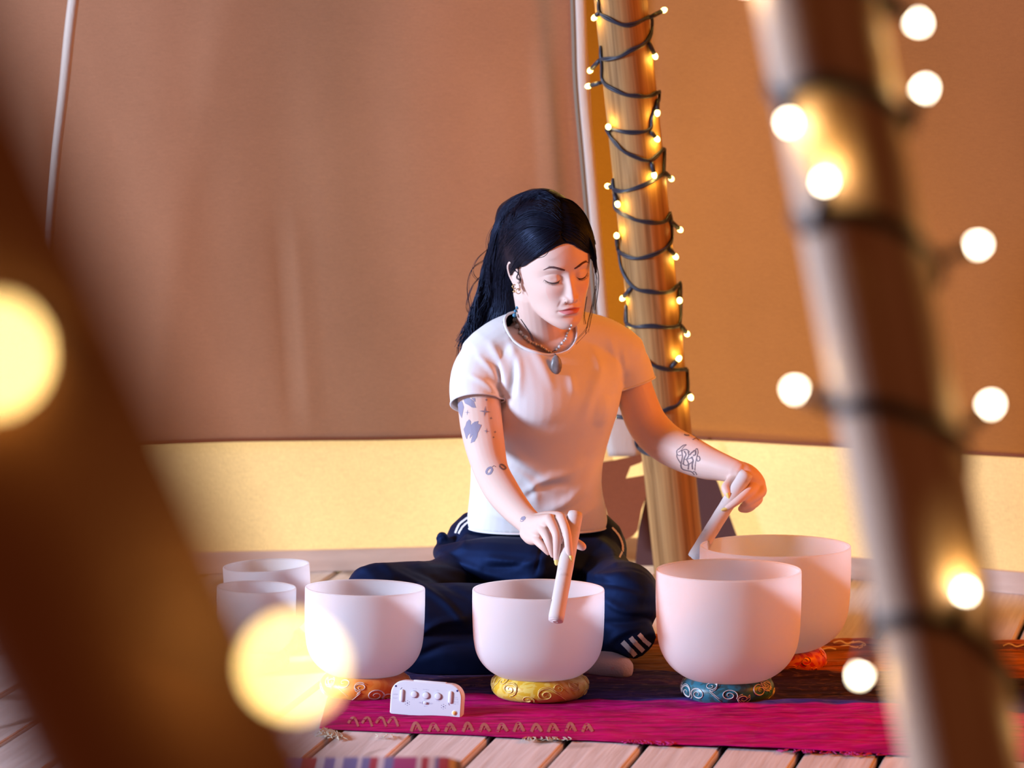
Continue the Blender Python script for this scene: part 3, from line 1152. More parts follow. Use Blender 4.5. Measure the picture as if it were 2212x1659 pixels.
def brocade(name, c1, c2, rough=0.38):
    m = bpy.data.materials.new(name)
    m.use_nodes = True
    nt = m.node_tree
    b = nt.nodes['Principled BSDF']
    b.inputs['Roughness'].default_value = rough
    b.inputs['Specular IOR Level'].default_value = 0.6
    b.inputs['Sheen Weight'].default_value = 0.1
    tc = nt.nodes.new('ShaderNodeTexCoord')
    mp = nt.nodes.new('ShaderNodeMapping'); mp.inputs['Scale'].default_value = (24, 24, 30)
    nt.links.new(tc.outputs['Object'], mp.inputs['Vector'])
    n = nt.nodes.new('ShaderNodeTexNoise'); n.inputs['Scale'].default_value = 1; n.inputs['Detail'].default_value = 1.5; n.inputs['Distortion'].default_value = 2.5
    nt.links.new(mp.outputs['Vector'], n.inputs['Vector'])
    r = nt.nodes.new('ShaderNodeMapRange'); r.inputs['From Min'].default_value = 0.47; r.inputs['From Max'].default_value = 0.53
    nt.links.new(n.outputs['Fac'], r.inputs['Value'])
    mx = nt.nodes.new('ShaderNodeMix'); mx.data_type = 'RGBA'
    mx.inputs['A'].default_value = (*c1, 1); mx.inputs['B'].default_value = (*c2, 1)
    nt.links.new(r.outputs[0], mx.inputs['Factor'])
    nt.links.new(mx.outputs['Result'], b.inputs['Base Color'])
    return m


def ring_cushion(c, R, r, zr, m, thr, label, seed, rot=0.0):
    """stuffed brocade ring, outer radius R, tube radius r, flattened to height 2*zr"""
    root = empty('ring_cushion', (c[0], c[1], 0.0))
    tag(root, label, 'cushion', 'brocade ring cushions under the bowls')
    Rm = R - r
    rnd = random.Random(seed)

    def pt(u, v, off=0.0):
        pl = 1 + 0.05 * mnoise.noise(Vector((math.cos(u) * 4 + seed, math.sin(u) * 4, v)))
        rr = (r + off) * pl
        zz = (zr + off)
        return Vector(((Rm + rr * math.cos(v)) * math.cos(u), (Rm + rr * math.cos(v)) * math.sin(u), 0.004 + zr + zz * math.sin(v)))
    nu, nv = 90, 20
    vs = [pt(2 * math.pi * i / nu, 2 * math.pi * j / nv) for i in range(nu) for j in range(nv)]
    fs = [(i * nv + j, ((i + 1) % nu) * nv + j, ((i + 1) % nu) * nv + (j + 1) % nv, i * nv + (j + 1) % nv) for i in range(nu) for j in range(nv)]
    MB().add(vs, fs).build('cover', m, root)
    mb = MB()
    k = 17
    for i in range(k):
        u0 = 2 * math.pi * (i + rnd.uniform(-.2, .2)) / k + rot
        v0 = rnd.uniform(-0.7, 0.9)
        s = rnd.uniform(0.8, 1.25)
        turns = rnd.choice([1.2, 1.5, 1.8]); sg = rnd.choice([-1, 1])
        du = 0.012 / Rm * s; dv = 0.5 * s
        path = []
        for q in range(26):
            t = q / 25
            rad = (1 - t * 0.85)
            a = sg * t * turns * 2 * math.pi + i
            path.append(pt(u0 + du * rad * math.cos(a), v0 + dv * rad * math.sin(a), 0.0006))
        a0 = i
        tail = [pt(u0 + du * (math.cos(a0)) + du * 1.5 * t * sg, v0 + dv * math.sin(a0) - 0.9 * t, 0.0006) for t in (1.0, 0.75, 0.5, 0.25)]
        path = tail + path
        w = [0.0011 * s * (0.5 + 0.8 * math.sin(math.pi * min(1, (j + 2) / len(path)))) for j in range(len(path))]
        mb.tube(path, w, 5, ry=[x * 0.6 for x in w])
        if i % 2:
            mb.tube([p + Vector((0, 0, 0.0035)) for p in path[:16]], [0.0008] * 16, 4)
    tag(mb.build('embroidery', thr, root), 'raised scroll embroidery', kind='stuff')
    return root


bowl_no = 0


def make_bowl(cx, rim_y, R_px, Y, z0, label, tilt=(0.0, 0.0), cut=None):
    c = P(cx, rim_y, Y)
    R = M(R_px, Y)
    H = c.z - z0
    th = 0.0042
    outer = [(R * a, H * b) for a, b in spline(PROF, 4)]
    inner = []
    for (r, z) in outer[::-1]:
        if z >= th * 1.2:
            inner.append((max(r - th, 0.0005), z if z < H * 0.995 else H))
    inner.append((0.0004, th * 1.6))
    rim = [(R * 0.998 - th * 0.15, H + 0.0016), (R * 0.998 - th * 0.85, H + 0.0016)]
    prof = [(max(r, 0.0004), z) for r, z in outer] + rim + inner
    o = MB().lathe(prof, 96).build('singing_bowl', MT['quartz'])
    o.location = (c.x, c.y, z0)
    o.rotation_euler = (tilt[0], tilt[1], 0)
    tag(o, label, 'bowl', 'white crystal singing bowls')
    return o, R


ZR = 0.021
Yc = {}
specs = []


def ring_Y(py, R):
    return G(IMW / 2, py).y + R * 0.74


RM = M(105, 8.75)
YM = ring_Y(1523, RM)
MT['br_yellow'] = brocade('yellow brocade', (0.72, 0.42, 0.015), (0.80, 0.58, 0.10))
MT['br_teal'] = brocade('teal brocade', (0.008, 0.14, 0.20), (0.012, 0.07, 0.085))
MT['br_orange'] = brocade('orange brocade', (0.75, 0.17, 0.012), (0.80, 0.24, 0.03))
MT['br_red'] = brocade('red brocade', (0.55, 0.006, 0.008), (0.75, 0.16, 0.015))
MT['br_violet'] = brocade('violet brocade', (0.22, 0.05, 0.35), (0.30, 0.09, 0.42))
MT['br_blue'] = brocade('blue brocade', (0.03, 0.10, 0.40), (0.06, 0.17, 0.50))
MT['th_gold'] = mat('gold embroidery', (0.85, 0.62, 0.20), 0.35, 0.6)
MT['th_pale'] = mat('pale embroidery', (0.72, 0.66, 0.62), 0.4, 0.6)
MT['th_red'] = mat('orange embroidery', (0.80, 0.22, 0.03), 0.4, 0.6)

ring_cushion((P(1166, 1523, YM).x, YM), RM, 0.024, 0.0225, MT['br_yellow'], MT['th_gold'], 'yellow brocade ring cushion under the middle bowl', 1)
bowl_mid, Rb_mid = make_bowl(1163, 1274, 143, YM, 0.034, 'frosted white singing bowl in front of the woman on a yellow ring')
RT_ = M(100, 8.75)
YT = ring_Y(1527, RT_)
ring_cushion((P(1572, 1523, YT).x, YT), RT_, 0.024, 0.0225, MT['br_teal'], MT['th_pale'], 'teal brocade ring cushion under the large front bowl', 2, 0.2)
bowl_r, Rb_r = make_bowl(1574, 1232, 157.5, YT, 0.034, 'large frosted white singing bowl on a teal ring', tilt=(0.0, 0.0))
RO = M(98, 8.75)
YO = ring_Y(1519, RO)
ring_cushion((P(790, 1519, YO).x, YO), RO, 0.024, 0.0225, MT['br_orange'], MT['th_pale'], 'orange brocade ring cushion beside the white clock', 3, 0.5)
bowl_l, Rb_l = make_bowl(785.5, 1271, 130, YO, 0.036, 'frosted white singing bowl on an orange ring behind the clock', tilt=(-0.02, 0.015))
RR_ = M(98, 9.0)
YR = ring_Y(1461, RR_)
ring_cushion((P(1688, 1461, YR).x, YR), RR_, 0.024, 0.0225, MT['br_red'], MT['th_red'], 'red and orange brocade ring cushion behind the teal one', 4)
bowl_rb, Rb_rb = make_bowl(1675, 1180, 163.5, YR, 0.036, 'largest frosted white singing bowl, standing at the back on a red ring')
YB1 = 9.2
ring_cushion((P(584, 1400, YB1).x, YB1), 0.075, 0.022, ZR, MT['br_violet'], MT['th_pale'], 'ring cushion under the tilted small bowl at the back left', 5)
bowl_b1, _ = make_bowl(582, 1222, 94, YB1, 0.034, 'small frosted white bowl at the back left with a tilted rim', tilt=(0.0, -0.05))
YB2 = 8.97
ring_cushion((P(550, 1400, YB2).x, YB2), 0.07, 0.022, ZR, MT['br_blue'], MT['th_pale'], 'ring cushion under the small bowl beside the dark pole', 6)
bowl_b2, _ = make_bowl(551, 1269, 86, YB2, 0.034, 'small frosted white bowl half hidden by the dark blurred pole', tilt=(0.0, 0.02))

# ================================================================== SUEDE MALLETS
MT['suede'] = mat('pale suede', (0.72, 0.62, 0.58), 0.9, 0.1, bump=((420, 420, 420), 0.2), var=((45, 45, 45), (0.50, 0.40, 0.36), 0.58, 0.8), sheen=0.2, bdist=0.001)


def make_mallet(top, bot, r, label):
    root = empty('mallet', bot)
    tag(root, label, 'mallet', 'suede mallets in the hands')
    ax = (bot - top).normalized()
    L = (bot - top).length
    q = ax.to_track_quat('Z', 'Y').to_matrix()
    t0 = top - bot

    def L2(x, y, z):
        return t0 + q @ Vector((x, y, z))
    pts = [L2(0, 0, L * i / 24) for i in range(25)]
    rr = [r * (0.90 if i in (0,) else 1.0) * (1 + 0.012 * math.sin(i * 1.7)) for i in range(25)]
    rr[-1] = r * 0.95
    MB().tube(pts, rr, 28).build('grip', MT['suede'], root)
    # stitched end disc with a shallow core
    e = MB()
    e.tube([L2(0, 0, L - 0.001), L2(0, 0, L + 0.0012)], [r * 0.88, r * 0.80], 28)
    e.tube([L2(r * 0.35 * math.cos(a), r * 0.3 * math.sin(a), L + 0.0016) for a in np.linspace(0, 5.5, 20)], 0.0009, 5)
    e.build('end_cap', MT['suede'], root)
    return root


ML1_top, ML1_bot = P(1243, 1108, 8.635), P(1200.5, 1341, YM - Rb_mid - 0.012)
mallet1 = make_mallet(ML1_top, ML1_bot, 0.0153, 'pale suede mallet held upright against the front of the middle bowl')
ML2_top, ML2_bot = P(1614, 1021, 9.085), P(1499, 1206, 9.06)
mallet2 = make_mallet(ML2_top, ML2_bot, 0.0150, 'pale suede mallet held slanting behind the large back bowl')

# ================================================================== WHITE CLOCK
MT['white_plastic'] = mat('white plastic', (0.78, 0.78, 0.84), 0.45, 0.4)
MT['mark'] = mat('grey print', (0.52, 0.52, 0.68), 0.6)
MT['hole'] = mat('blue screw hole', (0.03, 0.025, 0.22), 0.6)
MT['sticker_w'] = mat('sticker white', (0.88, 0.86, 0.84), 0.5)
MT['sticker_o'] = mat('sticker orange', (0.85, 0.52, 0.16), 0.5)
MT['sticker_d'] = mat('sticker print', (0.80, 0.34, 0.06), 0.5)
ck = empty('clock', (0, 0, 0))
tag(ck, 'small white plastic clock with rounded top seen from its back on the cloth', 'clock')
YK = G(920, 1554).y
cb0 = P(918, 1555, YK); cb0.z = 0.006
ck.location = cb0
ck.rotation_euler = (math.radians(-6), math.radians(2.4), math.radians(-12))
KW, KH, KD = M(158, YK), M(74, YK), 0.034


def rrect(w, h, r, n=8, rb=0.004):
    pts = []
    for (cx, cz, a0, rad) in ((w / 2 - r, h - r, 0, r), (-w / 2 + r, h - r, 90, r), (-w / 2 + rb, rb, 180, rb), (w / 2 - rb, rb, 270, rb)):
        for i in range(n + 1):
            a = math.radians(a0 + 90 * i / n)
            pts.append((cx + rad * math.cos(a), cz + rad * math.sin(a)))
    return pts


mb = MB()
secs = [(0.0, -0.0018), (0.0015, 0.0), (KD - 0.006, 0.0), (KD, -0.004)]
vs, fs = [], []
for (y, ins) in secs:
    pr = rrect(KW + 2 * ins, KH + ins, 0.026 + ins)
    vs += [(x, y, z) for x, z in pr]
n = len(pr)
for i in range(len(secs) - 1):
    for j in range(n):
        fs.append((i * n + j, i * n + (j + 1) % n, (i + 1) * n + (j + 1) % n, (i + 1) * n + j))
fs += [tuple(range(n)), tuple((len(secs) - 1) * n + j for j in range(n))]
shell = mb.add(vs, fs).build('casing', MT['white_plastic'], ck)
shell.modifiers.new('e', 'EDGE_SPLIT').split_angle = 0.6
MB().box((-KW * 0.20, 0.006, KH - 0.0006), (KW * 0.26, 0.013, KH + 0.0022)).build('top_button', MT['white_plastic'], ck, bevel=0.001)


def kp(px, py):
    """picture px on the back face -> local x,z (about 1130 px per metre)"""
    u = (px - 918) / 158 * KW
    v = (1554.5 + (px - 918) * 0.042 - py) / 74 * KH
    return u, v


def disc(mb, u, v, r, y0, y1, n=24):
    mb.tube([(u, y0, v), (u, y1, v)], [r, r * 0.94], n, up=(1, 0, 0))


for (px, py) in ((891, 1507.5), (917.5, 1509), (944, 1510)):
    u, v = kp(px, py)
    mb = MB()
    mb.tube([(u, -0.0001, v), (u, -0.0022, v), (u, -0.0028, v)], [0.0068, 0.0064, 0.0052], 24, up=(1, 0, 0))
    kb = mb.build('button', MT['white_plastic'], ck)
    mb = MB()
    mb.tube([(u + 0.0072 * math.cos(a), -0.0002, v + 0.0072 * math.sin(a)) for a in np.linspace(0, 2 * math.pi, 25)], 0.00035, 4)
    mb.build('groove', MT['mark'], kb)
for (px, py, hgt) in ((864, 1511, 15), (972, 1511, 15)):
    u, v = kp(px, py)
    mb = MB()
    mb.tube([(u, -0.0012, v - 0.0085), (u, -0.0012, v + 0.0085)], 0.0038, 14, caps='round', ry=[0.0020] * 2, up=(1, 0, 0))
    sl_ = mb.build('slider', MT['white_plastic'], ck)
    mb = MB()
    sgn = -1 if px < 900 else 1
    mb.tube([(u + 0.0042, -0.0003, v - 0.009), (u + 0.0042, -0.0003, v + 0.008)], 0.00045, 4)
    mb.tube([(u - 0.0040, -0.0003, v - sgn * 0.0105), (u - 0.0032, -0.0003, v - sgn * 0.0135), (u - 0.0012, -0.0003, v - sgn * 0.015)], 0.0006, 4)
    mb.build('slot', MT['mark'], sl_)
u, v = kp(917.5, 1525.5)
mb = MB(); mb.tube([(u - 0.002, -0.0012, v), (u + 0.001, -0.0012, v)], 0.0026, 12, caps='round', ry=[0.0018] * 2, up=(0, 0, 1))
sw = mb.build('switch', MT['white_plastic'], ck)
mb = MB()
for sgn in (-1, 1):
    mb.tube([(u + sgn * 0.0052 + sgn * 0.0008 * math.cos(a) * 1.5, -0.0002, v + 0.0024 * math.sin(a)) for a in np.linspace(-1.2, 1.2, 8)], 0.0005, 4)
mb.build('slot', MT['mark'], sw)
for (px, py) in ((849, 1491), (986, 1496.5)):
    u, v = kp(px, py)
    mb = MB(); disc(mb, u, v, 0.0021, 0.0004, -0.0004, 14)
    mb.build('screw_hole', MT['hole'], ck)
for (px, py) in ((877, 1527), (957.5, 1532)):
    u, v = kp(px, py)
    mb = MB(); disc(mb, u, v, 0.0011, 0.0004, -0.0003, 10)
    for k in range(6):
        a = math.radians(90 + 60 * k)
        disc(mb, u + 0.0044 * math.cos(a), v + 0.0044 * math.sin(a), 0.00065, 0.0004, -0.0003, 8)
    tag(mb.build('speaker_holes', MT['hole'], ck), kind='stuff')
# faint worn print: rows of strokes too small to read, and the ON / OFF by the switch
mb = MB()


def dashes(px, py, w, n, h=2.6, sd=0):
    rd = random.Random(sd)
    for k in range(n):
        x = px - w / 2 + w * (k + 0.5) / n
        a, b = kp(x - w / n * 0.32, py + h / 2), kp(x + w / n * 0.32, py - h / 2)
        if rd.random() < 0.5:
            mb.box((a[0], -0.00015, a[1]), (a[0] + 0.0003, 0.0002, b[1]))
        mb.box((a[0], -0.00015, a[1] + rd.random() * (b[1] - a[1]) * 0.8), (b[0], 0.0002, a[1] + (b[1] - a[1]) * rd.uniform(0.3, 0.4) + 0.0004))


for i, (px, py, w, n) in enumerate([(891, 1495.5, 10, 5), (917, 1496.5, 14, 7), (944, 1497, 8, 4), (890, 1518.5, 6, 3), (917, 1519, 8, 4), (943.5, 1520, 11, 6), (918, 1532, 10, 5),
                                    (850, 1509, 11, 5), (850, 1517, 11, 5), (984, 1510.5, 8, 4), (985, 1515, 9, 4), (985, 1520.5, 11, 5), (985, 1525, 12, 5)]):
    dashes(px, py, w, n, 2.4, i)
tag(mb.build('printed_legend', MT['mark'], ck, smooth=False), 'faint grey print too small to read', kind='stuff')


def text_obj(txt, u, v, size, m, parent):
    cu = bpy.data.curves.new('txt', 'FONT'); cu.body = txt; cu.size = size; cu.align_x = 'CENTER'; cu.align_y = 'CENTER'
    to = bpy.data.objects.new('txt', cu); COL.objects.link(to)
    dg = bpy.context.evaluated_depsgraph_get()
    me = bpy.data.meshes.new_from_object(to.evaluated_get(dg))
    bpy.data.objects.remove(to)
    me.transform(Matrix.Translation((u, -0.0003, v)) @ Matrix.Rotation(math.pi / 2, 4, 'X'))
    return link('lettering', me, m, parent, smooth=False)


u, v = kp(906, 1525.5); text_obj('ON', u, v, 0.0036, MT['mark'], ck)
u, v = kp(930, 1526.5); text_obj('OFF', u, v, 0.0036, MT['mark'], ck)
u, v = kp(983, 1545)
mb = MB(); disc(mb, u, v, 0.0056, 0.0002, -0.0003, 28)
stk = mb.build('sticker', MT['sticker_w'], ck); stk['label'] = 'round white sticker with an orange disc'
mb = MB(); disc(mb, u, v, 0.0041, 0.0002, -0.0005, 28)
mb.build('orange_disc', MT['sticker_o'], stk)
mb = MB()
for k, w in ((-0.0017, 0.0018), (0.0, 0.0028), (0.0017, 0.0018)):
    mb.tube([(u - w + k * 0.3, -0.0006, v + w * 0.5 + k), (u + w + k * 0.3, -0.0006, v - w * 0.5 + k)], 0.0004, 5)
mb.build('sticker_print', MT['sticker_d'], stk)

# ================================================================== STRIPED FLOOR CUSHION AT THE BOTTOM EDGE
YC = 6.75
ctop = P(990, 1646, YC)
x0, x1 = P(560, 1646, YC).x, P(1003, 1646, YC).x
zt = P(800, 1635, YC + 0.13).z


def stripe_mat():
    m = bpy.data.materials.new('striped weave')
    m.use_nodes = True
    nt = m.node_tree
    b = nt.nodes['Principled BSDF']; b.inputs['Roughness'].default_value = 0.85
    tc = nt.nodes.new('ShaderNodeTexCoord'); sp = nt.nodes.new('ShaderNodeSeparateXYZ')
    nt.links.new(tc.outputs['Object'], sp.inputs[0])
    r = nt.nodes.new('ShaderNodeMapRange')
    r.inputs['From Min'].default_value = x0; r.inputs['From Max'].default_value = x1
    nt.links.new(sp.outputs['X'], r.inputs['Value'])
    cr = nt.nodes.new('ShaderNodeValToRGB'); cr.color_ramp.interpolation = 'CONSTANT'
    e = cr.color_ramp.elements
    bl, wh, cri, mag, nav = (0.16, 0.17, 0.42), (0.62, 0.58, 0.66), (0.38, 0.03, 0.07), (0.36, 0.04, 0.22), (0.05, 0.05, 0.16)
    cols = [(0, mag), (0.12, bl), (0.2, cri), (0.27, wh), (0.31, bl), (0.36, wh), (0.40, bl), (0.47, wh), (0.49, bl), (0.53, cri), (0.57, wh), (0.6, bl), (0.645, mag), (0.76, wh), (0.785, cri), (0.82, wh), (0.85, bl),
            (0.87, cri), (0.92, wh), (0.95, bl), (0.985, nav)]
    e[0].position, e[0].color = 0, (*cols[0][1], 1)
    e[1].position, e[1].color = cols[1][0], (*cols[1][1], 1)
    for p, c in cols[2:]:
        q = e.new(p); q.color = (*c, 1)
    nt.links.new(r.outputs[0], cr.inputs[0])
    nt.links.new(cr.outputs[0], b.inputs['Base Color'])
    return m


mb = MB().box((x0, YC - 0.02, 0.0), (x1, YC + 0.16, zt))
cush = mb.build('floor_cushion', stripe_mat(), bevel=0.03)
tag(cush, 'striped woven floor cushion in purple, blue and crimson at the bottom edge', 'cushion')
mb = MB()
mb.tube([(x0 + 0.03, YC - 0.022, zt - 0.03), (x1 - 0.03, YC - 0.022, zt - 0.03)], 0.004, 6)
mb.build('piping', MT['thread_m'], cush)

# ================================================================== THE WOMAN
person = empty('person', G(1160, 1420))
tag(person, 'seated woman in white t-shirt and navy track trousers, looking down, a mallet in each hand', 'person')
PINV = Matrix.Translation(-Vector(person.location))


def own(o):
    o.parent = person
    o.matrix_parent_inverse = PINV.copy()
    return o


# ---- head in its own frame: x = her right, y = out of the face, z = up; origin between the ears at eye level
YAW, NOD, ROLL = math.radians(22), math.radians(11), math.radians(7)
HO = P(1194, 574, 9.13)
HR = (Matrix.Rotation(math.pi + YAW, 3, 'Z') @ Matrix.Rotation(-NOD, 3, 'X') @ Matrix.Rotation(ROLL, 3, 'Y'))
HRn = np.array(HR)
HOn = np.array(HO)


def h2w(p):
    return HO + HR @ Vector(p)


ZT = [-.116, -.110, -.100, -.085, -.066, -.045, -.020, 0, .020, .045, .070, .090, .105, .114, .118]
WT = [.015, .026, .039, .049, .0560, .0625, .0690, .0725, .0735, .0725, .067, .057, .043, .027, .006]
FT = [.078, .085, .0895, .0895, .090, .091, .0915, .0895, .0935, .0925, .082, .064, .043, .022, .004]
BT = [-.045, -.022, .010, .045, .064, .078, .086, .092, .097, .100, .096, .083, .062, .036, .012]
YT_ = [.060, .048, .032, .018, .006, .000, -.004, -.006, -.006, -.006, -.006, -.006, -.006, -.006, -.004]


def head_pars(z):
    return hermite(ZT, WT, z), hermite(ZT, FT, z), hermite(ZT, BT, z), hermite(ZT, YT_, z)


def gs(x, s):
    return np.exp(-(x / s) ** 2)


def face_disp(x, z):
    ax = np.abs(x)
    d = 0.0
    ridge = np.interp(z, [-.0565, -.0545, -.0525, -.048, -.042, -.031, -.015, 0, .012, .022], [0, .003, .010, .0168, .0192, .0148, .0096, .0048, .0015, 0])
    sig = np.interp(z, [-.05, -.040, -.02, .0, .02], [.0095, .0100, .0072, .0062, .009])
    d = d + ridge * np.exp(-np.abs(x / sig) ** 2.2)
    d = d + .0085 * gs(ax - .0128, .0055) * gs(z + .0455, .0065)
    d = d - .0050 * gs(ax - .0075, .0032) * gs(z + .0536, .0022)
    d = d - .0085 * gs(ax - .031, .017) * gs(z - .001, .0125)
    d = d - .0030 * gs(ax - .016, .007) * gs(z - .002, .010)
    rr = ((ax - .0325) / .0150) ** 2 + ((z + .0005) / .0098) ** 2
    d = d + .0088 * np.exp(-rr ** 1.5)
    d = d - .0016 * np.exp(-((z - (.0098 - ((ax - .032) / .018) ** 2 * .006)) / .0016) ** 2) * gs(ax - .032, .015)
    d = d - .0014 * np.exp(-((z + (.0088 - ((ax - .0325) / .016) ** 2 * .0062)) / .0014) ** 2) * gs(ax - .0325, .0135)
    d = d + .0026 * gs(ax - .030, .020) * gs(z - .0215, .007)
    d = d + .0045 * gs(ax - .043, .020) * gs(z + .028, .018)
    d = d - .0020 * gs(ax - .050, .012) * gs(z + .060, .018)
    # mouth, corners drawn slightly down
    zm = z + .0026 * np.clip(ax / .0225, 0, 1.3) ** 2
    d = d + .0030 * gs(x, .024) * gs(zm + .068, .015)
    d = d + .0046 * np.exp(-(ax / .0185) ** 4) * gs(zm + .0632, .0038)
    d = d + .0058 * np.exp(-(ax / .0165) ** 4) * gs(zm + .0748, .0046)
    d = d - .0045 * np.exp(-(ax / .0225) ** 6) * np.exp(-((zm + .0685 - .0010 * gs(x, .006)) / .0013) ** 2)
    d = d - .0018 * gs(ax - .0245, .0045) * gs(zm + .0690, .0042)
    d = d - .0014 * gs(x, .0030) * sm(-.060, -.056, z) * (1 - sm(-.054, -.051, z))
    d = d - .0036 * gs(z + .0850, .0046) * gs(x, .019)
    d = d + .0042 * gs(x, .017) * gs(z + .101, .011)
    # fold from nostril to mouth corner
    nl = np.exp(-((ax - (.0175 + (-.045 - z) * .42)) / .0030) ** 2) * sm(-.066, -.058, z) * (1 - sm(-.046, -.040, z))
    d = d - .0012 * nl
    return d


def base_front(x, z):
    w, f, b, yc = head_pars(z)
    e = 2.25
    t = np.clip(1 - np.clip(np.abs(x) / w, 0, 0.999) ** e, 0, 1)
    return yc + (f - yc) * t ** (1 / e)


def head_grid(scale=0.0, features=True, nz=64, na=80, zmin=-.116, zmax=.1178):
    vs = []
    for i in range(nz):
        q = i / (nz - 1)
        z = zmin + (zmax - zmin) * (q * q * (3 - 2 * q) * 0.5 + q * 0.5)
        w, f, b, yc = [float(v) for v in head_pars(np.array([z]))] if False else [float(np.atleast_1d(v)[0]) for v in head_pars(np.array([z]))]
        for j in range(na):
            a = 2 * math.pi * j / na
            c, s = math.cos(a), math.sin(a)
            e = 2 / 2.25
            x = (w + scale) * math.copysign(abs(c) ** e, c)
            yy = math.copysign(abs(s) ** e, s)
            if yy >= 0:
                y = yc + (f - yc + scale) * yy
                if features and yy > 0.15:
                    y += float(face_disp(np.array([x]), np.array([z]))[0]) * min(1, (yy - 0.15) / 0.3)
            else:
                y = yc + (b + yc + scale) * yy
            vs.append((x, y, z + scale * (z / 0.118)))
    fs = [(i * na + j, i * na + (j + 1) % na, (i + 1) * na + (j + 1) % na, (i + 1) * na + j) for i in range(nz - 1) for j in range(na)]
    fs.append(tuple(range(na - 1, -1, -1))); fs.append(tuple((nz - 1) * na + j for j in range(na)))
    return vs, fs


body_src = MB()
hv, hf = head_grid()
body_src.add([h2w(p) for p in hv], hf)


def ear(side):
    """side=+1 her right"""
    def e2(y, z, o=0.0):
        return h2w((side * (.0735 + o), -.004 + y, -.012 + z))
    rim = [(.004, -.012, .001), (.006, .004, .002), (.004, .018, .006), (-.006, .027, .010), (-.018, .026, .013), (-.025, .014, .014), (-.023, -.002, .012), (-.015, -.016, .008), (-.007, -.026, .005), (.001, -.029, .002)]
    body_src.tube([Vector(p) for p in spline([tuple(e2(y, z, o)) for y, z, o in rim], 4)], 0.0034, 8, caps='round')
    body_src.ball(e2(-.010, .002, .002), (.006, .016, .024), 14, 8, rot=HR)
    body_src.ball(e2(-.001, -.025, .002), (.0045, .008, .008), 12, 8, rot=HR)
    body_src.ball(e2(.005, -.004, .002), (.004, .005, .007), 10, 6, rot=HR)


ear(1); ear(-1)

# neck and torso core
pts, rr = chain([(1160, 628, 9.165, .050), (1164, 660, 9.18, .049), (1170, 700, 9.20, .051), (1176, 745, 9.225, .060), (1178, 790, 9.235, .070)], 6)
body_src.tube(pts, rr, 26, caps='round')
# collar bones / shoulders
pts, rr = chain([(1040, 770, 9.165, .038), (1090, 752, 9.185, .044), (1178, 760, 9.222, .054), (1285, 752, 9.265, .044), (1345, 770, 9.285, .038)], 5)
body_src.tube(pts, rr, 20, caps='round')
pts, rr = chain([(1182, 770, 9.235, .105), (1184, 830, 9.235, .125), (1178, 900, 9.24, .125), (1168, 970, 9.25, .118), (1160, 1050, 9.26, .116), (1160, 1130, 9.28, .122), (1160, 1190, 9.29, .13)], 5)
body_src.tube(pts, rr, 30, caps='round', ry=[r * 0.78 for r in rr], up=(1, 0, 0))

# arms
ARM_R = [(1046, 775, 9.165, .040), (1036, 830, 9.145, .0455), (1038, 900, 9.11, .0445), (1047, 960, 9.05, .0415), (1061, 1016, 9.00, .0360), (1084, 1060, 8.925, .0350), (1112, 1097, 8.835, .0305), (1136, 1122, 8.765, .0265), (1152, 1136, 8.72, .0265)]
ARM_L = [(1340, 778, 9.285, .038), (1358, 805, 9.288, .0405), (1374, 856, 9.285, .0410), (1398, 915, 9.275, .0425), (1436, 955, 9.25, .0420), (1482, 980, 9.205, .0405), (1525, 999, 9.165, .0355), (1562, 1010, 9.135, .0285), (1592, 1020, 9.115, .0245)]
for A in (ARM_R, ARM_L):
    pts, rr = chain(A, 6)
    body_src.tube(pts, rr, 26, caps='round')


def finger(rows, n=12, k=4):
    pts, rr = chain(rows, k)
    body_src.tube(pts, rr, n, caps='round')


# her right hand, fingers hanging down over the front of the mallet
YH = 8.60
finger([(1150, 1134, 8.715, .0255), (1164, 1136, 8.685, .0230), (1178, 1130, 8.655, .0185), (1187, 1122, 8.632, .0120)], 18)          # back of hand, middle ray
finger([(1152, 1132, 8.715, .0200), (1180, 1122, 8.680, .0165), (1205, 1118, 8.645, .0125), (1214, 1121, 8.625, .0105)], 16)          # index ray
finger([(1146, 1144, 8.705, .0200), (1158, 1150, 8.680, .0175), (1168, 1142, 8.650, .0120)], 16)                                        # ring ray
finger([(1142, 1150, 8.705, .0190), (1148, 1160, 8.685, .0160), (1156, 1164, 8.665, .0120)], 16)                                        # little-finger side
finger([(1214, 1121, 8.625, .0100), (1222, 1142, 8.598, .0088), (1226, 1160, 8.588, .0086), (1229, 1188, 8.581, .0076), (1233, 1207, 8.582, .0064)])   # index
finger([(1187, 1122, 8.632, .0108), (1197, 1142, 8.605, .0096), (1203, 1160, 8.592, .0092), (1203, 1188, 8.590, .0078), (1202, 1208, 8.594, .0064)])   # middle
finger([(1168, 1138, 8.650, .0105), (1179, 1156, 8.622, .0092), (1186, 1172, 8.612, .0088), (1191, 1186, 8.612, .0078), (1195, 1199, 8.618, .0066)])   # ring
finger([(1155, 1162, 8.665, .0102), (1166, 1174, 8.642, .0084), (1175, 1183, 8.632, .0076), (1184, 1193, 8.632, .0064)])                               # little
finger([(1170, 1142, 8.705, .0140), (1205, 1158, 8.690, .0125), (1236, 1170, 8.668, .0108), (1253, 1178, 8.652, .0095), (1258, 1181, 8.648, .0085)])   # thumb behind

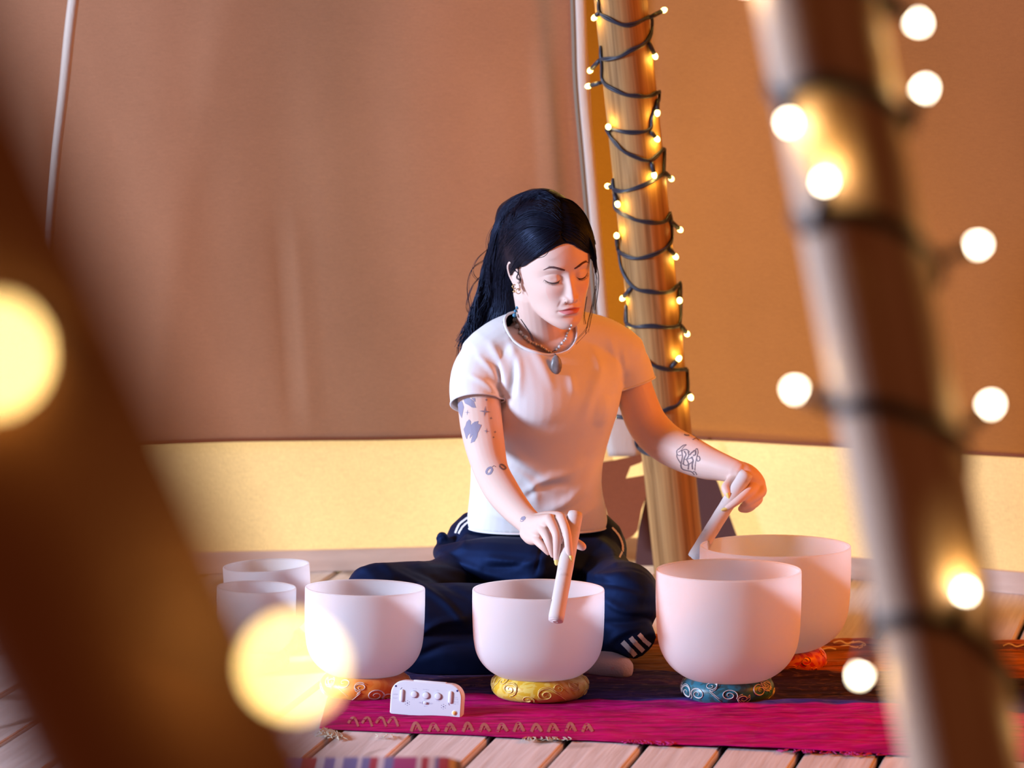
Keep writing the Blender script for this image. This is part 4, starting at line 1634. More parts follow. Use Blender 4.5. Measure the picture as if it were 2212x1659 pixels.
# her left hand, wrist bent down, mallet between thumb and forefinger
finger([(1590, 1019, 9.118, .0245), (1612, 1028, 9.118, .0255), (1628, 1044, 9.120, .0245), (1636, 1058, 9.122, .0205)], 18)
finger([(1604, 1036, 9.122, .0220), (1618, 1062, 9.128, .0240), (1624, 1078, 9.128, .0205)], 18)
finger([(1636, 1050, 9.115, .0140), (1643, 1062, 9.102, .0108), (1630, 1074, 9.086, .0100), (1612, 1084, 9.076, .0090)])              # curled middle
finger([(1632, 1062, 9.118, .0130), (1638, 1078, 9.106, .0104), (1624, 1090, 9.090, .0095), (1606, 1094, 9.084, .0085)])              # curled ring
finger([(1622, 1076, 9.120, .0120), (1626, 1090, 9.110, .0098), (1614, 1099, 9.098, .0088), (1602, 1099, 9.094, .0080)])              # curled little
finger([(1632, 1050, 9.108, .0120), (1618, 1062, 9.076, .0102), (1598, 1078, 9.062, .0088), (1582, 1090, 9.060, .0078), (1571, 1097, 9.061, .0064)])   # index across the mallet
finger([(1592, 1028, 9.108, .0135), (1578, 1042, 9.094, .0112), (1568, 1053, 9.082, .0100), (1571, 1064, 9.073, .0088), (1574, 1071, 9.070, .0072)])   # thumb

# pelvis and legs (under the trousers)
PEL = [(1052, 1190, 9.30, .082), (1160, 1188, 9.29, .098), (1262, 1190, 9.30, .080)]
THI_R = [(1060, 1222, 9.25, .078), (960, 1276, 9.13, .069), (880, 1287, 9.01, .071), (815, 1292, 8.96, .072)]
SHI_R = [(815, 1302, 8.950, .070), (870, 1370, 8.945, .066), (960, 1405, 8.940, .060), (1100, 1418, 8.945, .052), (1240, 1432, 8.940, .044)]
THI_L = [(1268, 1222, 9.25, .078), (1318, 1271, 9.14, .068), (1350, 1288, 8.975, .072)]
SHI_L = [(1352, 1300, 8.950, .070), (1320, 1370, 8.955, .062), (1230, 1405, 8.970, .056), (1110, 1425, 9.000, .050), (1000, 1435, 9.010, .044)]
for A, f in ((PEL, 0.8), (THI_R, 0.62), (SHI_R, 0.6), (THI_L, 0.62), (SHI_L, 0.6)):
    pts, rr = chain(A, 4)
    body_src.tube(pts, [r * f for r in rr], 16, caps='round')
FOOT = [(1235, 1433, 8.945, .027), (1285, 1442, 8.925, .029), (1340, 1447, 8.900, .021)]
pts, rr = chain(FOOT, 4)
body_src.tube(pts, rr, 14, caps='round')
FOOT2 = [(1010, 1434, 9.010, .027), (960, 1440, 9.000, .028), (915, 1444, 8.990, .020)]
pts, rr = chain(FOOT2, 4)
body_src.tube(pts, rr, 14, caps='round')

bme = voxel_union('body', body_src, 0.0021, 5, 0.5)

# finer mesh on the face, then press the modelled features back in
co = get_co(bme)
loc = (co - HOn) @ HRn
wv, fv, bv, yv = head_pars(np.clip(loc[:, 2], -.116, .118))
infront = (loc[:, 1] > .035) & (np.abs(loc[:, 0]) < .062) & (loc[:, 2] > -.113) & (loc[:, 2] < .085) & (loc[:, 1] < .14)
bm = bmesh.new(); bm.from_mesh(bme)
bm.verts.ensure_lookup_table()
edges = [e for e in bm.edges if infront[e.verts[0].index] and infront[e.verts[1].index]]
bmesh.ops.subdivide_edges(bm, edges=edges, cuts=1, use_grid_fill=True)
bm.to_mesh(bme); bm.free()
co = get_co(bme)
loc = (co - HOn) @ HRn
x_, y_, z_ = loc[:, 0], loc[:, 1], loc[:, 2]
zc = np.clip(z_, -.116, .118)
wv, fv, bv, yv = head_pars(zc)
tgt = base_front(x_, zc) + face_disp(x_, zc)
wgt = (1 - sm(.70, .90, np.abs(x_) / wv)) * sm(-.104, -.094, z_) * (1 - sm(.07, .09, z_)) * (y_ > .03) * (np.abs(tgt - y_) < .014)
loc[:, 1] = y_ + (tgt - y_) * wgt
co = loc @ HRn.T + HOn
set_co(bme, co)

# skin tints that belong to the skin itself
x_, y_, z_ = loc[:, 0], loc[:, 1], loc[:, 2]
ax = np.abs(x_)
skin = np.array([0.79, 0.565, 0.48]); lip = np.array([0.68, 0.22, 0.22]); blush = np.array([0.80, 0.42, 0.34])
top = -.0616 - .0104 * (np.clip(ax, 0, .03) / .0245) ** 1.7 - .0016 * gs(x_, .0035)
botm = -.0788 + .0080 * (np.clip(ax, 0, .03) / .0245) ** 2.2
infr = (y_ > .075)
lm = sm(-.0006, .0006, top - z_) * sm(-.0006, .0006, z_ - botm) * (1 - sm(.0235, .0255, ax)) * infr
bl = .55 * gs(ax - .042, .020) * gs(z_ + .030, .018) * infr + .35 * gs(x_, .012) * gs(z_ + .043, .010) * infr
colr = skin[None] * (1 - bl[:, None]) + blush[None] * bl[:, None]
colr = colr * (1 - lm[:, None]) + lip[None] * lm[:, None]
ca = bme.attributes.new('tint', 'FLOAT_COLOR', 'POINT')
ca.data.foreach_set('color', np.concatenate([colr, np.ones((len(colr), 1))], axis=1).astype(np.float32).ravel())
MT['skin'] = mat('skin', (0.78, 0.54, 0.46), 0.50, 0.35, attr='tint', sss=0.12, bump=((420, 420, 420), 0.08), bdist=0.001)
body = own(link('body', bme, MT['skin']))
body_bvh = bvh_of(body)

# ---- t-shirt
sh = MB()
SH = [(1160, 1136, 9.285, .150, .120), (1160, 1100, 9.275, .145, .118), (1158, 1050, 9.262, .138, .116), (1160, 1000, 9.252, .138, .118), (1168, 945, 9.243, .144, .124), (1178, 890, 9.235, .150, .134), (1184, 840, 9.233, .156, .132),
      (1188, 790, 9.230, .160, .112), (1188, 755, 9.226, .158, .088), (1184, 725, 9.222, .128, .072), (1178, 700, 9.215, .094, .066), (1172, 676, 9.208, .072, .062)]
A = spline([tuple(P(a, b, c)) + (w, d) for a, b, c, w, d in SH], 6)
n = 48
vs, fs = [], []
for row in A:
    for j in range(n):
        t = 2 * math.pi * j / n
        c, s = math.cos(t), math.sin(t)
        e = 0.86
        tw = 0.10 + 0.46 * float(sm(0.30, 0.52, row[2]))
        ex, ey = row[3] * math.copysign(abs(c) ** e, c), row[4] * math.copysign(abs(s) ** e, s)
        vs.append((row[0] + ex * math.cos(tw) - ey * math.sin(tw), row[1] + ex * math.sin(tw) + ey * math.cos(tw), row[2]))
for i in range(len(A) - 1):
    for j in range(n):
        fs.append((i * n + j, i * n + (j + 1) % n, (i + 1) * n + (j + 1) % n, (i + 1) * n + j))
fs.append(tuple(range(n - 1, -1, -1))); fs.append(tuple((len(A) - 1) * n + j for j in range(n)))
sh.add(vs, fs)
# bust
for (px, py, Yb) in ((1140, 878, 9.138), (1256, 874, 9.178)):
    sh.ball(P(px, py, Yb), (.062, .045, .062), 20, 12)
# shoulder yoke
pts, rr = chain([(1052, 768, 9.165, .056), (1100, 742, 9.185, .060), (1176, 728, 9.215, .064), (1280, 740, 9.258, .060), (1338, 764, 9.28, .056)], 5)
sh.tube(pts, rr, 24, caps='round')
SLV_R = [(1066, 772, 9.168, .058), (1040, 800, 9.158, .0585), (1030, 835, 9.142, .0570), (1030, 875, 9.122, .0545)]
SLV_L = [(1326, 768, 9.28, .060), (1350, 795, 9.288, .0555), (1364, 826, 9.288, .0515), (1367, 834, 9.288, .0505)]
ends = []
for Sx in (SLV_R, SLV_L):
    pts, rr = chain(Sx, 6)
    sh.tube(pts, rr, 28, caps='flat')
    ends.append((np.array(pts[-1]), np.array((pts[-1] - pts[-3]).normalized()), rr[-1]))
# opening of her left sleeve runs square to the arm as seen
sme = voxel_union('t_shirt', sh, 0.0034, 6, 0.5)
hem_z = A[0][2]
neck_c = np.array(P(1168, 700, 9.165)); neck_d = np.array((P(1158, 640, 9.10) - P(1172, 738, 9.215)).normalized())


def neck_axis_dist(c):
    d = c - neck_c
    t = d @ neck_d
    r = d - t[:, None] * neck_d
    return np.linalg.norm(r, axis=1), t, r


NECK_R = .0735
bm = bmesh.new(); bm.from_mesh(sme)
bm.verts.ensure_lookup_table()
C = get_co(sme); SN = get_no(sme)
kill = C[:, 2] < hem_z + 0.0035
for (p, d, r) in ends:
    q = C - p
    ax_ = q @ d
    kill |= (ax_ > -0.006) & (ax_ < 0.012) & (np.linalg.norm(q - ax_[:, None] * d, axis=1) < r * 1.05) & ((SN @ d) > 0.35)
rd, t_, _r = neck_axis_dist(C)
kill |= (rd < NECK_R) & (t_ > -0.12) & (t_ < 0.2) & (C[:, 2] > float(P(1180, 800, 9.1).z))
bmesh.ops.delete(bm, geom=[bm.verts[i] for i in np.nonzero(kill)[0]], context='VERTS')
# largest piece only
bm.verts.ensure_lookup_table()
seen = set(); best = []
for v in bm.verts:
    if v.index in seen:
        continue
    stack = [v]; comp = []
    seen.add(v.index)
    while stack:
        a = stack.pop(); comp.append(a)
        for e in a.link_edges:
            b = e.other_vert(a)
            if b.index not in seen:
                seen.add(b.index); stack.append(b)
    if len(comp) > len(best):
        best = comp
keep = set(v.index for v in best)
bmesh.ops.delete(bm, geom=[v for v in bm.verts if v.index not in keep], context='VERTS')
# even the cut edges
for v in bm.verts:
    if not v.is_boundary:
        continue
    c = np.array(v.co)
    done = False
    for (p, d, r) in ends:
        q = c - p
        if np.linalg.norm(q) < r * 1.45:
            c = c - d * ((q @ d) + 0.004); done = True
    if not done:
        if c[2] < hem_z + 0.02:
            c[2] = hem_z
        else:
            rr_, tt_, vec = neck_axis_dist(c[None])
            c = c + vec[0] * (NECK_R / max(rr_[0], 1e-6) - 1)
    v.co = c
bm.to_mesh(sme); bm.free()

# folds: (px points, half width px, height m)
FOLDS = [([(1100, 735), (1118, 790), (1122, 850)], 9, .0050), ([(1062, 745), (1085, 790), (1098, 850)], 9, .0065), ([(1035, 770), (1062, 800), (1076, 830)], 7, .0050), ([(1018, 812), (1050, 830), (1072, 852)], 6, .0045),
         ([(1130, 725), (1165, 775), (1190, 830)], 11, .0035), ([(1090, 880), (1110, 820), (1112, 770)], 8, -.0060), ([(1232, 812), (1240, 850)], 9, .0035), ([(1282, 755), (1296, 800), (1290, 850)], 10, .0040),
         ([(1318, 735), (1330, 785), (1335, 840)], 9, .0040), ([(1345, 760), (1352, 800)], 7, .003), ([(1290, 800), (1275, 860), (1262, 900)], 10, .0040), ([(1090, 905), (1150, 925), (1200, 920), (1250, 890)], 16, -.0035),
         ([(1140, 1060), (1180, 1035), (1230, 1020), (1255, 1000)], 11, .0065), ([(1135, 1075), (1170, 1052), (1225, 1045)], 8, -.0040), ([(1190, 1100), (1225, 1085), (1260, 1050), (1285, 1010)], 12, .0055),
         ([(1205, 1110), (1235, 1100), (1265, 1075)], 9, -.0040), ([(1030, 1065), (1040, 1095), (1036, 1125)], 6, -.0030), ([(1225, 1130), (1262, 1110), (1300, 1085)], 9, .0035), ([(1100, 970), (1130, 1000), (1180, 1030)], 12, .0035),
         ([(1320, 870), (1300, 940), (1270, 985)], 11, .0038), ([(1105, 1010), (1150, 1045), (1160, 1090)], 10, .0035), ([(1060, 1110), (1120, 1125), (1180, 1128)], 7, .002), ([(1085, 862), (1080, 840), (1060, 822)], 6, -.004),
         ([(1332, 858), (1340, 830), (1352, 805)], 6, -.004)]


def apply_folds(me, folds, front_only=True, extra=None):
    C = get_co(me); N = get_no(me)
    px = to_px(C)
    view = C - np.array([0, 0, HC]); view /= np.linalg.norm(view, axis=1)[:, None]
    facing = sm(-0.1, 0.35, -(N * view).sum(1)) if front_only else np.ones(len(C))
    h = np.zeros(len(C))
    for (pts, w, amp) in folds:
        Q = spline(pts, 5) if len(pts) > 2 else np.array(pts, float)
        best = np.full(len(C), 1e9); tt = np.zeros(len(C))
        for i in range(len(Q) - 1):
            a, b = Q[i], Q[i + 1]
            d = b - a
            t = np.clip(((px - a) @ d) / (d @ d), 0, 1)
            r = np.linalg.norm(px - (a + t[:, None] * d), axis=1)
            m = r < best
            best = np.where(m, r, best); tt = np.where(m, (i + t) / (len(Q) - 1), tt)
        env = np.sin(np.pi * np.clip(tt * 0.9 + 0.05, 0, 1)) ** 0.5
        h += amp * np.exp(-(best / w) ** 2) * env
    if extra is not None:
        h = h + extra(C, N)
    set_co(me, C + N * (h * facing)[:, None])


apply_folds(sme, FOLDS)
MT['tee'] = mat('white cotton', (0.82, 0.80, 0.80), 0.85, 0.15, bump=((700, 700, 700), 0.25), sheen=0.1, bdist=0.0008)
tee = own(link('t_shirt', sme, MT['tee']))
tee['label'] = 'white short-sleeved t-shirt'
sd = tee.modifiers.new('s', 'SOLIDIFY'); sd.thickness = 0.0022; sd.offset = -1
# collar band, sleeve and bottom hems following the cut edges
bm = bmesh.new(); bm.from_mesh(sme)
be = [e for e in bm.edges if e.is_boundary]
adj = {}
for e in be:
    for v in e.verts:
        adj.setdefault(v.index, []).append(e.other_vert(v).index)
pos = {v.index: v.co.copy() for v in bm.verts if v.index in adj}
bm.free()
used = set()
loops_ = []
for s0 in adj:
    if s0 in used:
        continue
    lp = [s0]; used.add(s0)
    while True:
        nx = [q for q in adj[lp[-1]] if q not in used]
        if not nx:
            break
        lp.append(nx[0]); used.add(nx[0])
    if len(lp) > 40:
        loops_.append(lp)


def smooth_loop(L, it=8):
    Q = np.array([pos[i] for i in L])
    for _ in range(it):
        Q = (np.roll(Q, 1, 0) + Q * 2 + np.roll(Q, -1, 0)) / 4
    return Q


for lp in loops_:
    Q = smooth_loop(lp)
    c = Q.mean(0)
    is_neck = np.linalg.norm(c - neck_c) < 0.09
    mb = MB()
    Qc = [Vector(q) for q in Q[::2]] + [Vector(Q[0])]
    if is_neck:
        mb.tube(Qc, 0.0030, 8, caps=None, ry=[0.0030] * len(Qc))
        o = own(mb.build('collar', MT['tee']))
    else:
        mb.tube(Qc, 0.0022, 7, caps=None)
        o = own(mb.build('hem', MT['tee']))
    o.parent = tee
    o.matrix_parent_inverse = Matrix.Identity(4)

# ---- trousers
tr = MB()
for A_, k_ in ((PEL, 1.14), (THI_R, 1.0), (SHI_R, 1.0), (THI_L, 1.0), (SHI_L, 1.0)):
    pts, rr = chain(A_, 5)
    tr.tube(pts, [r * k_ for r in rr], 26, caps='round')
pts, rr = chain([(1040, 1222, 9.22, .072), (1150, 1235, 9.17, .075), (1272, 1225, 9.22, .070)], 5)      # lap
tr.tube(pts, rr, 24, caps='round')
pts, rr = chain([(966, 1180, 9.25, .020), (953, 1194, 9.22, .018), (990, 1204, 9.17, .034), (1060, 1215, 9.13, .055), (1160, 1225, 9.10, .06)], 5)   # bunched pocket fold
tr.tube(pts, rr, 18, caps='round')
pts, rr = chain([(905, 1330, 8.940, .065), (980, 1330, 8.960, .068), (1080, 1335, 8.980, .07), (1200, 1340, 8.990, .07), (1310, 1335, 8.970, .065)], 5)
tr.tube(pts, rr, 24, caps='round')
pts, rr = chain([(1325, 1325, 8.945, .058), (1360, 1365, 8.915, .050), (1389, 1396, 8.890, .035)], 5)          # ankle cuff
tr.tube(pts, rr, 22, caps='flat')
tr.ball(P(955, 1163, 9.24), (.0135, .012, .015), 14, 10)
# waist
pts, rr = chain([(1160, 1180, 9.285, .146), (1160, 1128, 9.285, .138)], 5)
tr.tube(pts, rr, 36, caps='flat', ry=[r * 0.78 for r in rr], up=(1, 0, 0))
tme = voxel_union('trousers', tr, 0.0038, 6, 0.5)
TF = [([(950, 1195), (1040, 1235), (1130, 1255), (1170, 1240)], 9, .007), ([(1050, 1228), (1110, 1222), (1150, 1205)], 8, -.006), ([(1060, 1208), (1130, 1216), (1210, 1195)], 9, .006), ([(830, 1225), (900, 1262), (960, 1300), (1000, 1345)], 8, .006),
      ([(870, 1220), (940, 1250), (1010, 1290)], 8, -.005), ([(905, 1215), (1000, 1240), (1060, 1262)], 8, .006), ([(905, 1370), (950, 1345), (1010, 1335)], 8, .006), ([(900, 1420), (960, 1395), (1020, 1390)], 9, -.006),
      ([(1240, 1225), (1290, 1245), (1350, 1240)], 9, .007), ([(1270, 1255), (1330, 1262), (1385, 1275)], 8, -.006), ([(1310, 1300), (1350, 1320), (1405, 1320)], 9, .006), ([(1310, 1345), (1350, 1345), (1400, 1340)], 8, -.006),
      ([(1315, 1390), (1340, 1370), (1380, 1355)], 7, .005), ([(1290, 1165), (1320, 1190), (1330, 1215)], 8, .006), ([(1010, 1150), (1000, 1180), (965, 1200)], 8, .005), ([(1172, 1160), (1166, 1200), (1156, 1240)], 3, -.0035),
      ([(760, 1240), (800, 1226), (850, 1224)], 7, .005), ([(940, 1170), (952, 1160), (962, 1168)], 4, -.004)]
apply_folds(tme, TF, extra=lambda C, N: np.array([0.0025 * mnoise.noise(Vector((c[0] * 14, c[1] * 14, c[2] * 22))) for c in C]))
C = get_co(tme)
C[:, 2] = np.maximum(C[:, 2], 0.006)
set_co(tme, C)
MT['track'] = mat('navy track fabric', (0.004, 0.006, 0.020), 0.66, 0.5, bump=((300, 300, 300), 0.15), bdist=0.0008)
MT['track'].node_tree.nodes['Principled BSDF'].inputs['Specular Tint'].default_value = (0.10, 0.28, 1.0, 1)
trou = own(link('trousers', tme, MT['track']))
trou['label'] = 'dark navy track trousers with white side stripes'
tr_bvh = bvh_of(trou)
MT['stripe'] = mat('white stripe', (0.70, 0.66, 0.66), 0.7)
for pts, w in (([(1010, 1119), (993, 1133), (984, 1152)], 2.2), ([(1017, 1124), (1001, 1137), (991, 1153)], 2.0), ([(1345, 1386), (1362, 1404), (1372, 1416)], 5.2), ([(1362, 1377), (1376, 1393), (1389, 1406)], 5.0), ([(1380, 1370), (1393, 1384), (1404, 1393)], 4.5),
               ([(1322, 1140), (1338, 1160), (1345, 1185), (1338, 1205)], 2.0)):
    d_ = decal(tr_bvh, [stroke(pts, w)], 1.0, 0.0012)
    if d_.f:
        o = own(d_.build('stripe', MT['stripe'], fix=False)); o.parent = trou; o.matrix_parent_inverse = Matrix.Identity(4)

# ---- sock
MT['sock'] = mat('pale grey sock', (0.52, 0.50, 0.58), 0.9, 0.1, bump=((260, 260, 260), 0.5), var=((22, 22, 22), (0.62, 0.30, 0.34), 0.62, 0.70), sheen=0.2)
for A_, lab in (([(1225, 1428, 8.95, .034), (1270, 1436, 8.925, .036), (1310, 1440, 8.905, .0335), (1340, 1444, 8.89, .027)], 'pale grey knitted sock'),
                ([(1025, 1432, 9.01, .033), (965, 1440, 9.0, .034), (918, 1444, 8.99, .026)], 'pale grey knitted sock under the other leg')):
    mb = MB()
    pts, rr = chain(A_, 6)
    mb.tube(pts, rr, 24, caps='round')
    o = own(mb.build('sock', MT['sock'])); o['label'] = lab
    mz = min(v.co.z for v in o.data.vertices)
    for v in o.data.vertices:
        v.co.z = max(v.co.z, 0.004)

# ---- brows, lashes
MT['hair'] = mat('black hair', (0.006, 0.006, 0.013), 0.44, 0.32)
MT['hair'].node_tree.nodes['Principled BSDF'].inputs['Specular Tint'].default_value = (0.40, 0.55, 1.0, 1)
MT['brow'] = mat('dark brow', (0.10, 0.045, 0.045), 0.8)
MT['lash'] = mat('dark lash', (0.03, 0.018, 0.025), 0.7)


def face_pt(x, z, off=0.0):
    y = float(base_front(np.array([x]), np.array([z]))[0] + face_disp(np.array([x]), np.array([z]))[0])
    return h2w((x, y + off, z))


def snap(p, off):
    l, n, i, d = body_bvh.find_nearest(p)
    return l + n * off


for s in (1, -1):
    mb = MB()
    rows = spline([(.0105, .0185, .0016), (.020, .0225, .0021), (.032, .0262, .0020), (.042, .0248, .0013), (.0495, .0195, .0005)], 6)
    A = [snap(face_pt(s * r[0], r[1]), 0.0004) for r in rows]
    mb.tube(A, [r[2] for r in rows], 8, ry=[0.0007] * len(rows), up=(0, 0, 1))
    rnd = random.Random(3 + s)
    for k in range(70):
        t = rnd.random() * (len(rows) - 9)
        i = int(t)
        r = rows[i] + (rows[i + 1] - rows[i]) * (t - i)
        z0 = r[1] + rnd.uniform(-1, 1) * r[2]
        p0 = snap(face_pt(s * r[0], z0), 0.0005)
        p1 = snap(face_pt(s * (r[0] + .0045), z0 + rnd.uniform(-.0005, .0022)), 0.0012)
        mb.tube([p0, p1], [0.00025, 0.00008], 3)
    own(mb.build('eyebrow', MT['brow']))
    mb = MB()
    rows = spline([(.0185, -.0040), (.024, -.0078), (.0325, -.0092), (.041, -.0072), (.0475, -.0028)], 6)
    A = [snap(face_pt(s * r[0], r[1]), 0.0003) for r in rows]
    mb.tube(A, [0.0003 + 0.0007 * math.sin(math.pi * i / (len(A) - 1)) for i in range(len(A))], 6)
    rnd = random.Random(9)
    for k in range(34):
        i = rnd.randrange(3, len(A))
        p = A[i]
        d = HR @ Vector((s * (0.25 + 0.4 * (i / len(A))), .55, -.75))
        mb.tube([p, p + d * .0035, p + d * .0060 + Vector((0, 0, .0006))], [0.00035, 0.00025, 0.0001], 3)
    own(mb.build('eyelashes', MT['lash']))

# ---- fingernails
MT['nail'] = mat('yellow nail varnish', (0.86, 0.68, 0.22), 0.22, 0.5)


def nail(px, py, Y, dx, dy, L=13, w=4.3):
    """almond nail: centre px, direction of growth px"""
    d = np.array([dx, dy], float); d /= np.linalg.norm(d)
    nn = np.array([-d[1], d[0]])
    vs = []
    nu, nv = 7, 9
    for j in range(nv):
        t = j / (nv - 1)
        ww = w * (0.92 + 0.08 * math.sin(t * 3)) * (1 if t < 0.45 else math.sqrt(max(0.02, 1 - ((t - 0.45) / 0.56) ** 2)))
        for i in range(nu):
            u = i / (nu - 1) * 2 - 1
            q = np.array([px, py]) + d * (t - 0.4) * L + nn * u * ww
            vs.append(P(q[0], q[1], Y + 0.0028 * u * u + 0.0010 * t * t))
    fs = [(j * nu + i, j * nu + i + 1, (j + 1) * nu + i + 1, (j + 1) * nu + i) for j in range(nv - 1) for i in range(nu - 1)]
    mb = MB().add(vs, fs)
    o = own(mb.build('fingernail', MT['nail'], fix=False))
    m_ = o.modifiers.new('s', 'SOLIDIFY'); m_.thickness = 0.0009; m_.offset = 0
    return o


nail(1202, 1212, 8.588, 0, 1, 16, 4.6)
nail(1234, 1207, 8.5725, 0.10, 1, 17, 4.4)
nail(1573, 1070, 9.0625, 0.25, 1, 14, 3.8)
nail(1566, 1100, 9.0555, -1, 0.28, 14, 3.6)

# ---- tattoos
MT['ink'] = mat('tattoo ink', (0.29, 0.26, 0.35), 0.55)
MT['ink2'] = mat('tattoo ink dark', (0.20, 0.14, 0.15), 0.55)


def c1(x, y):   # crop [960,840] scale 7.543
    return (960 + x / 7.543, 840 + y / 7.543)


def c2_(x, y):  # crop [1420,900] scale 10.371
    return (1420 + x / 10.371, 900 + y / 10.371)


def tattoo(polys, label, m='ink', step=0.7, holes=()):
    d = decal(body_bvh, polys, step, 0.0005, holes=holes)
    if d.f:
        o = own(d.build('tattoo', MT[m], fix=False))
        o['label'] = label


tattoo([[c1(310, 170), c1(400, 145), c1(480, 200), c1(515, 310), c1(450, 305), c1(400, 270), c1(340, 240)], [c1(195, 230), c1(290, 200), c1(320, 300), c1(300, 400), c1(285, 480), c1(240, 390)], [c1(440, 150), c1(500, 150), c1(505, 215), c1(480, 195)]],
       'grey leaf tattoo at the sleeve edge')
tattoo([[c1(345, 600), c1(360, 545), c1(400, 500), c1(430, 525), c1(430, 590), c1(490, 540), c1(555, 525), c1(545, 570), c1(605, 590), c1(575, 660), c1(545, 720), c1(530, 790), c1(490, 860), c1(430, 885), c1(445, 800), c1(470, 740), c1(430, 790), c1(415, 815), c1(420, 720),
         c1(385, 760), c1(368, 825), c1(345, 780), c1(335, 730), c1(315, 660)]], 'grey fox-like animal tattoo on the upper arm')
def star(cx, cy, r, r2):
    pts = []
    for k in range(8):
        a = math.pi / 4 * k + 0.1
        rr_ = r if k % 2 == 0 else r2
        pts.append(c1(cx + rr_ * math.sin(a), cy - rr_ * math.cos(a)))
    return pts
for st in ((660, 370, 95, 18), (375, 385, 50, 8), (685, 690, 52, 8), (825, 705, 26, 10), (760, 480, 26, 10), (800, 790, 20, 9), (685, 180, 26, 10)):
    tattoo([star(*st)], 'small star tattoo on the upper arm', step=0.45)
tattoo([stroke([c1(700, 1390), c1(685, 1350), c1(715, 1300), c1(760, 1285), c1(775, 1330), c1(745, 1380), c1(700, 1390)], 2.2)], 'round oval tattoo on the forearm', step=0.5)
tattoo([stroke([c1(900, 1240), c1(950, 1240), c1(1000, 1290), c1(960, 1310), c1(910, 1275), c1(905, 1245)], 1.8), stroke([c1(780, 1270), c1(810, 1255), c1(835, 1275)], 0.5)], 'small oval tattoo by the elbow crease', 'ink2', 0.5)
tattoo([[(1124, 1122), (1127, 1117), (1133, 1115), (1136, 1118), (1134, 1123), (1129, 1124)], stroke([(1124, 1124), (1127, 1127), (1132, 1124)], 0.6)], 'small oval tattoo near the wrist', step=0.45)
T2 = [([(640, 630), (570, 650), (500, 710), (440, 760), (440, 830), (480, 870), (540, 860)], 9), ([(650, 630), (580, 690), (530, 760), (460, 800)], 6), ([(440, 840), (440, 900), (480, 980), (530, 1050)], 10), ([(545, 760), (560, 900), (530, 1060), (540, 1160)], 12),
      ([(545, 770), (600, 740), (650, 740), (700, 770), (720, 800)], 10), ([(600, 770), (640, 850), (600, 940), (580, 1060)], 14), ([(690, 780), (700, 880), (660, 960), (700, 1060), (690, 1180)], 13), ([(720, 860), (780, 800), (850, 760), (850, 850), (800, 870)], 14),
      ([(760, 900), (800, 980), (780, 1080), (790, 1180)], 15), ([(850, 740), (890, 720), (910, 800), (890, 880), (870, 960), (850, 1060), (840, 1200)], 8), ([(890, 880), (940, 900), (950, 970), (900, 1000), (880, 940)], 10),
      ([(520, 1090), (560, 1170), (640, 1200), (760, 1230), (830, 1300)], 11), ([(560, 1050), (640, 1090), (720, 1060), (800, 1000)], 10), ([(800, 1230), (850, 1240), (880, 1300)], 9), ([(620, 960), (720, 940), (800, 900)], 8)]
tattoo([stroke([c2_(*p) for p in pts], w / 10.371) for pts, w in T2], 'dark line tattoo of a horned animal head on the forearm', 'ink2', 0.6)
tattoo([stroke([c2_(600, 400), c2_(650, 420), c2_(720, 420)], 1.5), stroke([c2_(790, 520), c2_(870, 480), c2_(930, 530)], 0.8)], 'small mark tattooed above the elbow', 'ink2', 0.6)

# ---- jewellery
both = bvh_of(body, tee)
MT['bead'] = mat('grey stone bead', (0.62, 0.68, 0.68), 0.35, 0.5)
MT['bead_b'] = mat('blue stone bead', (0.06, 0.24, 0.40), 0.3, 0.5)
MT['pearl'] = mat('pale bead', (0.74, 0.68, 0.66), 0.3, 0.5)
MT['goldmetal'] = mat('gold metal', (0.80, 0.52, 0.22), 0.28, 0.5, metal=1.0)
MT['stone'] = mat('grey banded stone', (0.28, 0.27, 0.29), 0.35, 0.5, var=((70, 70, 40), (0.14, 0.12, 0.12), 0.4, 0.65))
beads = [(1117, 664.5, 3.4, 'bead_b'), (1113.5, 672, 3.6, 'bead_b'), (1111.5, 681, 4.6, 'bead_b'), (1112, 691.5, 5.2, 'bead'), (1118, 705, 6.6, 'bead'), (1124, 719, 4.8, 'bead'), (1129, 724.5, 3.0, 'pearl'), (1135.5, 729, 5.0, 'bead'), (1141, 735, 2.6, 'pearl'),
         (1145, 738.5, 3.4, 'pearl'), (1151, 741, 2.4, 'bead'), (1157, 743.8, 3.5, 'pearl'), (1162.5, 746, 2.4, 'bead'), (1168, 747.8, 3.5, 'pearl'), (1173, 751.5, 2.4, 'bead'), (1178.5, 755, 3.6, 'pearl'), (1184, 759, 2.4, 'bead'), (1190, 761, 2.6, 'bead'),
         (1203, 755, 2.6, 'bead'), (1209, 748.8, 4.0, 'pearl'), (1215, 740.8, 3.6, 'pearl'), (1219.5, 736, 2.4, 'bead'), (1223, 731.6, 3.0, 'pearl'), (1224.5, 725, 2.6, 'bead'), (1226, 719, 3.0, 'bead'), (1229, 714, 2.6, 'bead'), (1232, 709.5, 3.0, 'pearl'), (1235, 703, 2.6, 'bead')]
neckl = own(empty('necklace'))
neckl['label'] = 'short necklace of grey, blue and pale stone beads with a drop pendant'
cordp = []
for (x, y, r, m) in beads:
    p = drop(both, x, y, 0.0)
    if p is None or p.y > 9.225 and x < 1130:
        p = P(x, y, 9.165 + 0.0004 * (1118 - x))
    rm = M(r, 9.1)
    d = ray(x, y).normalized()
    c = p - d * rm * 0.9
    cordp.append(c)
    o = MB().ball(c, rm, 12, 8).build('bead', MT[m])
    o.parent = neckl
mb = MB().tube(cordp, 0.0007, 5)
o = mb.build('cord', MT['lash']); o.parent = neckl
p = drop(both, 1201, 788, 0.0)
d = ray(1201, 788).normalized()
c = p - d * 0.0075
pm_ = MB()
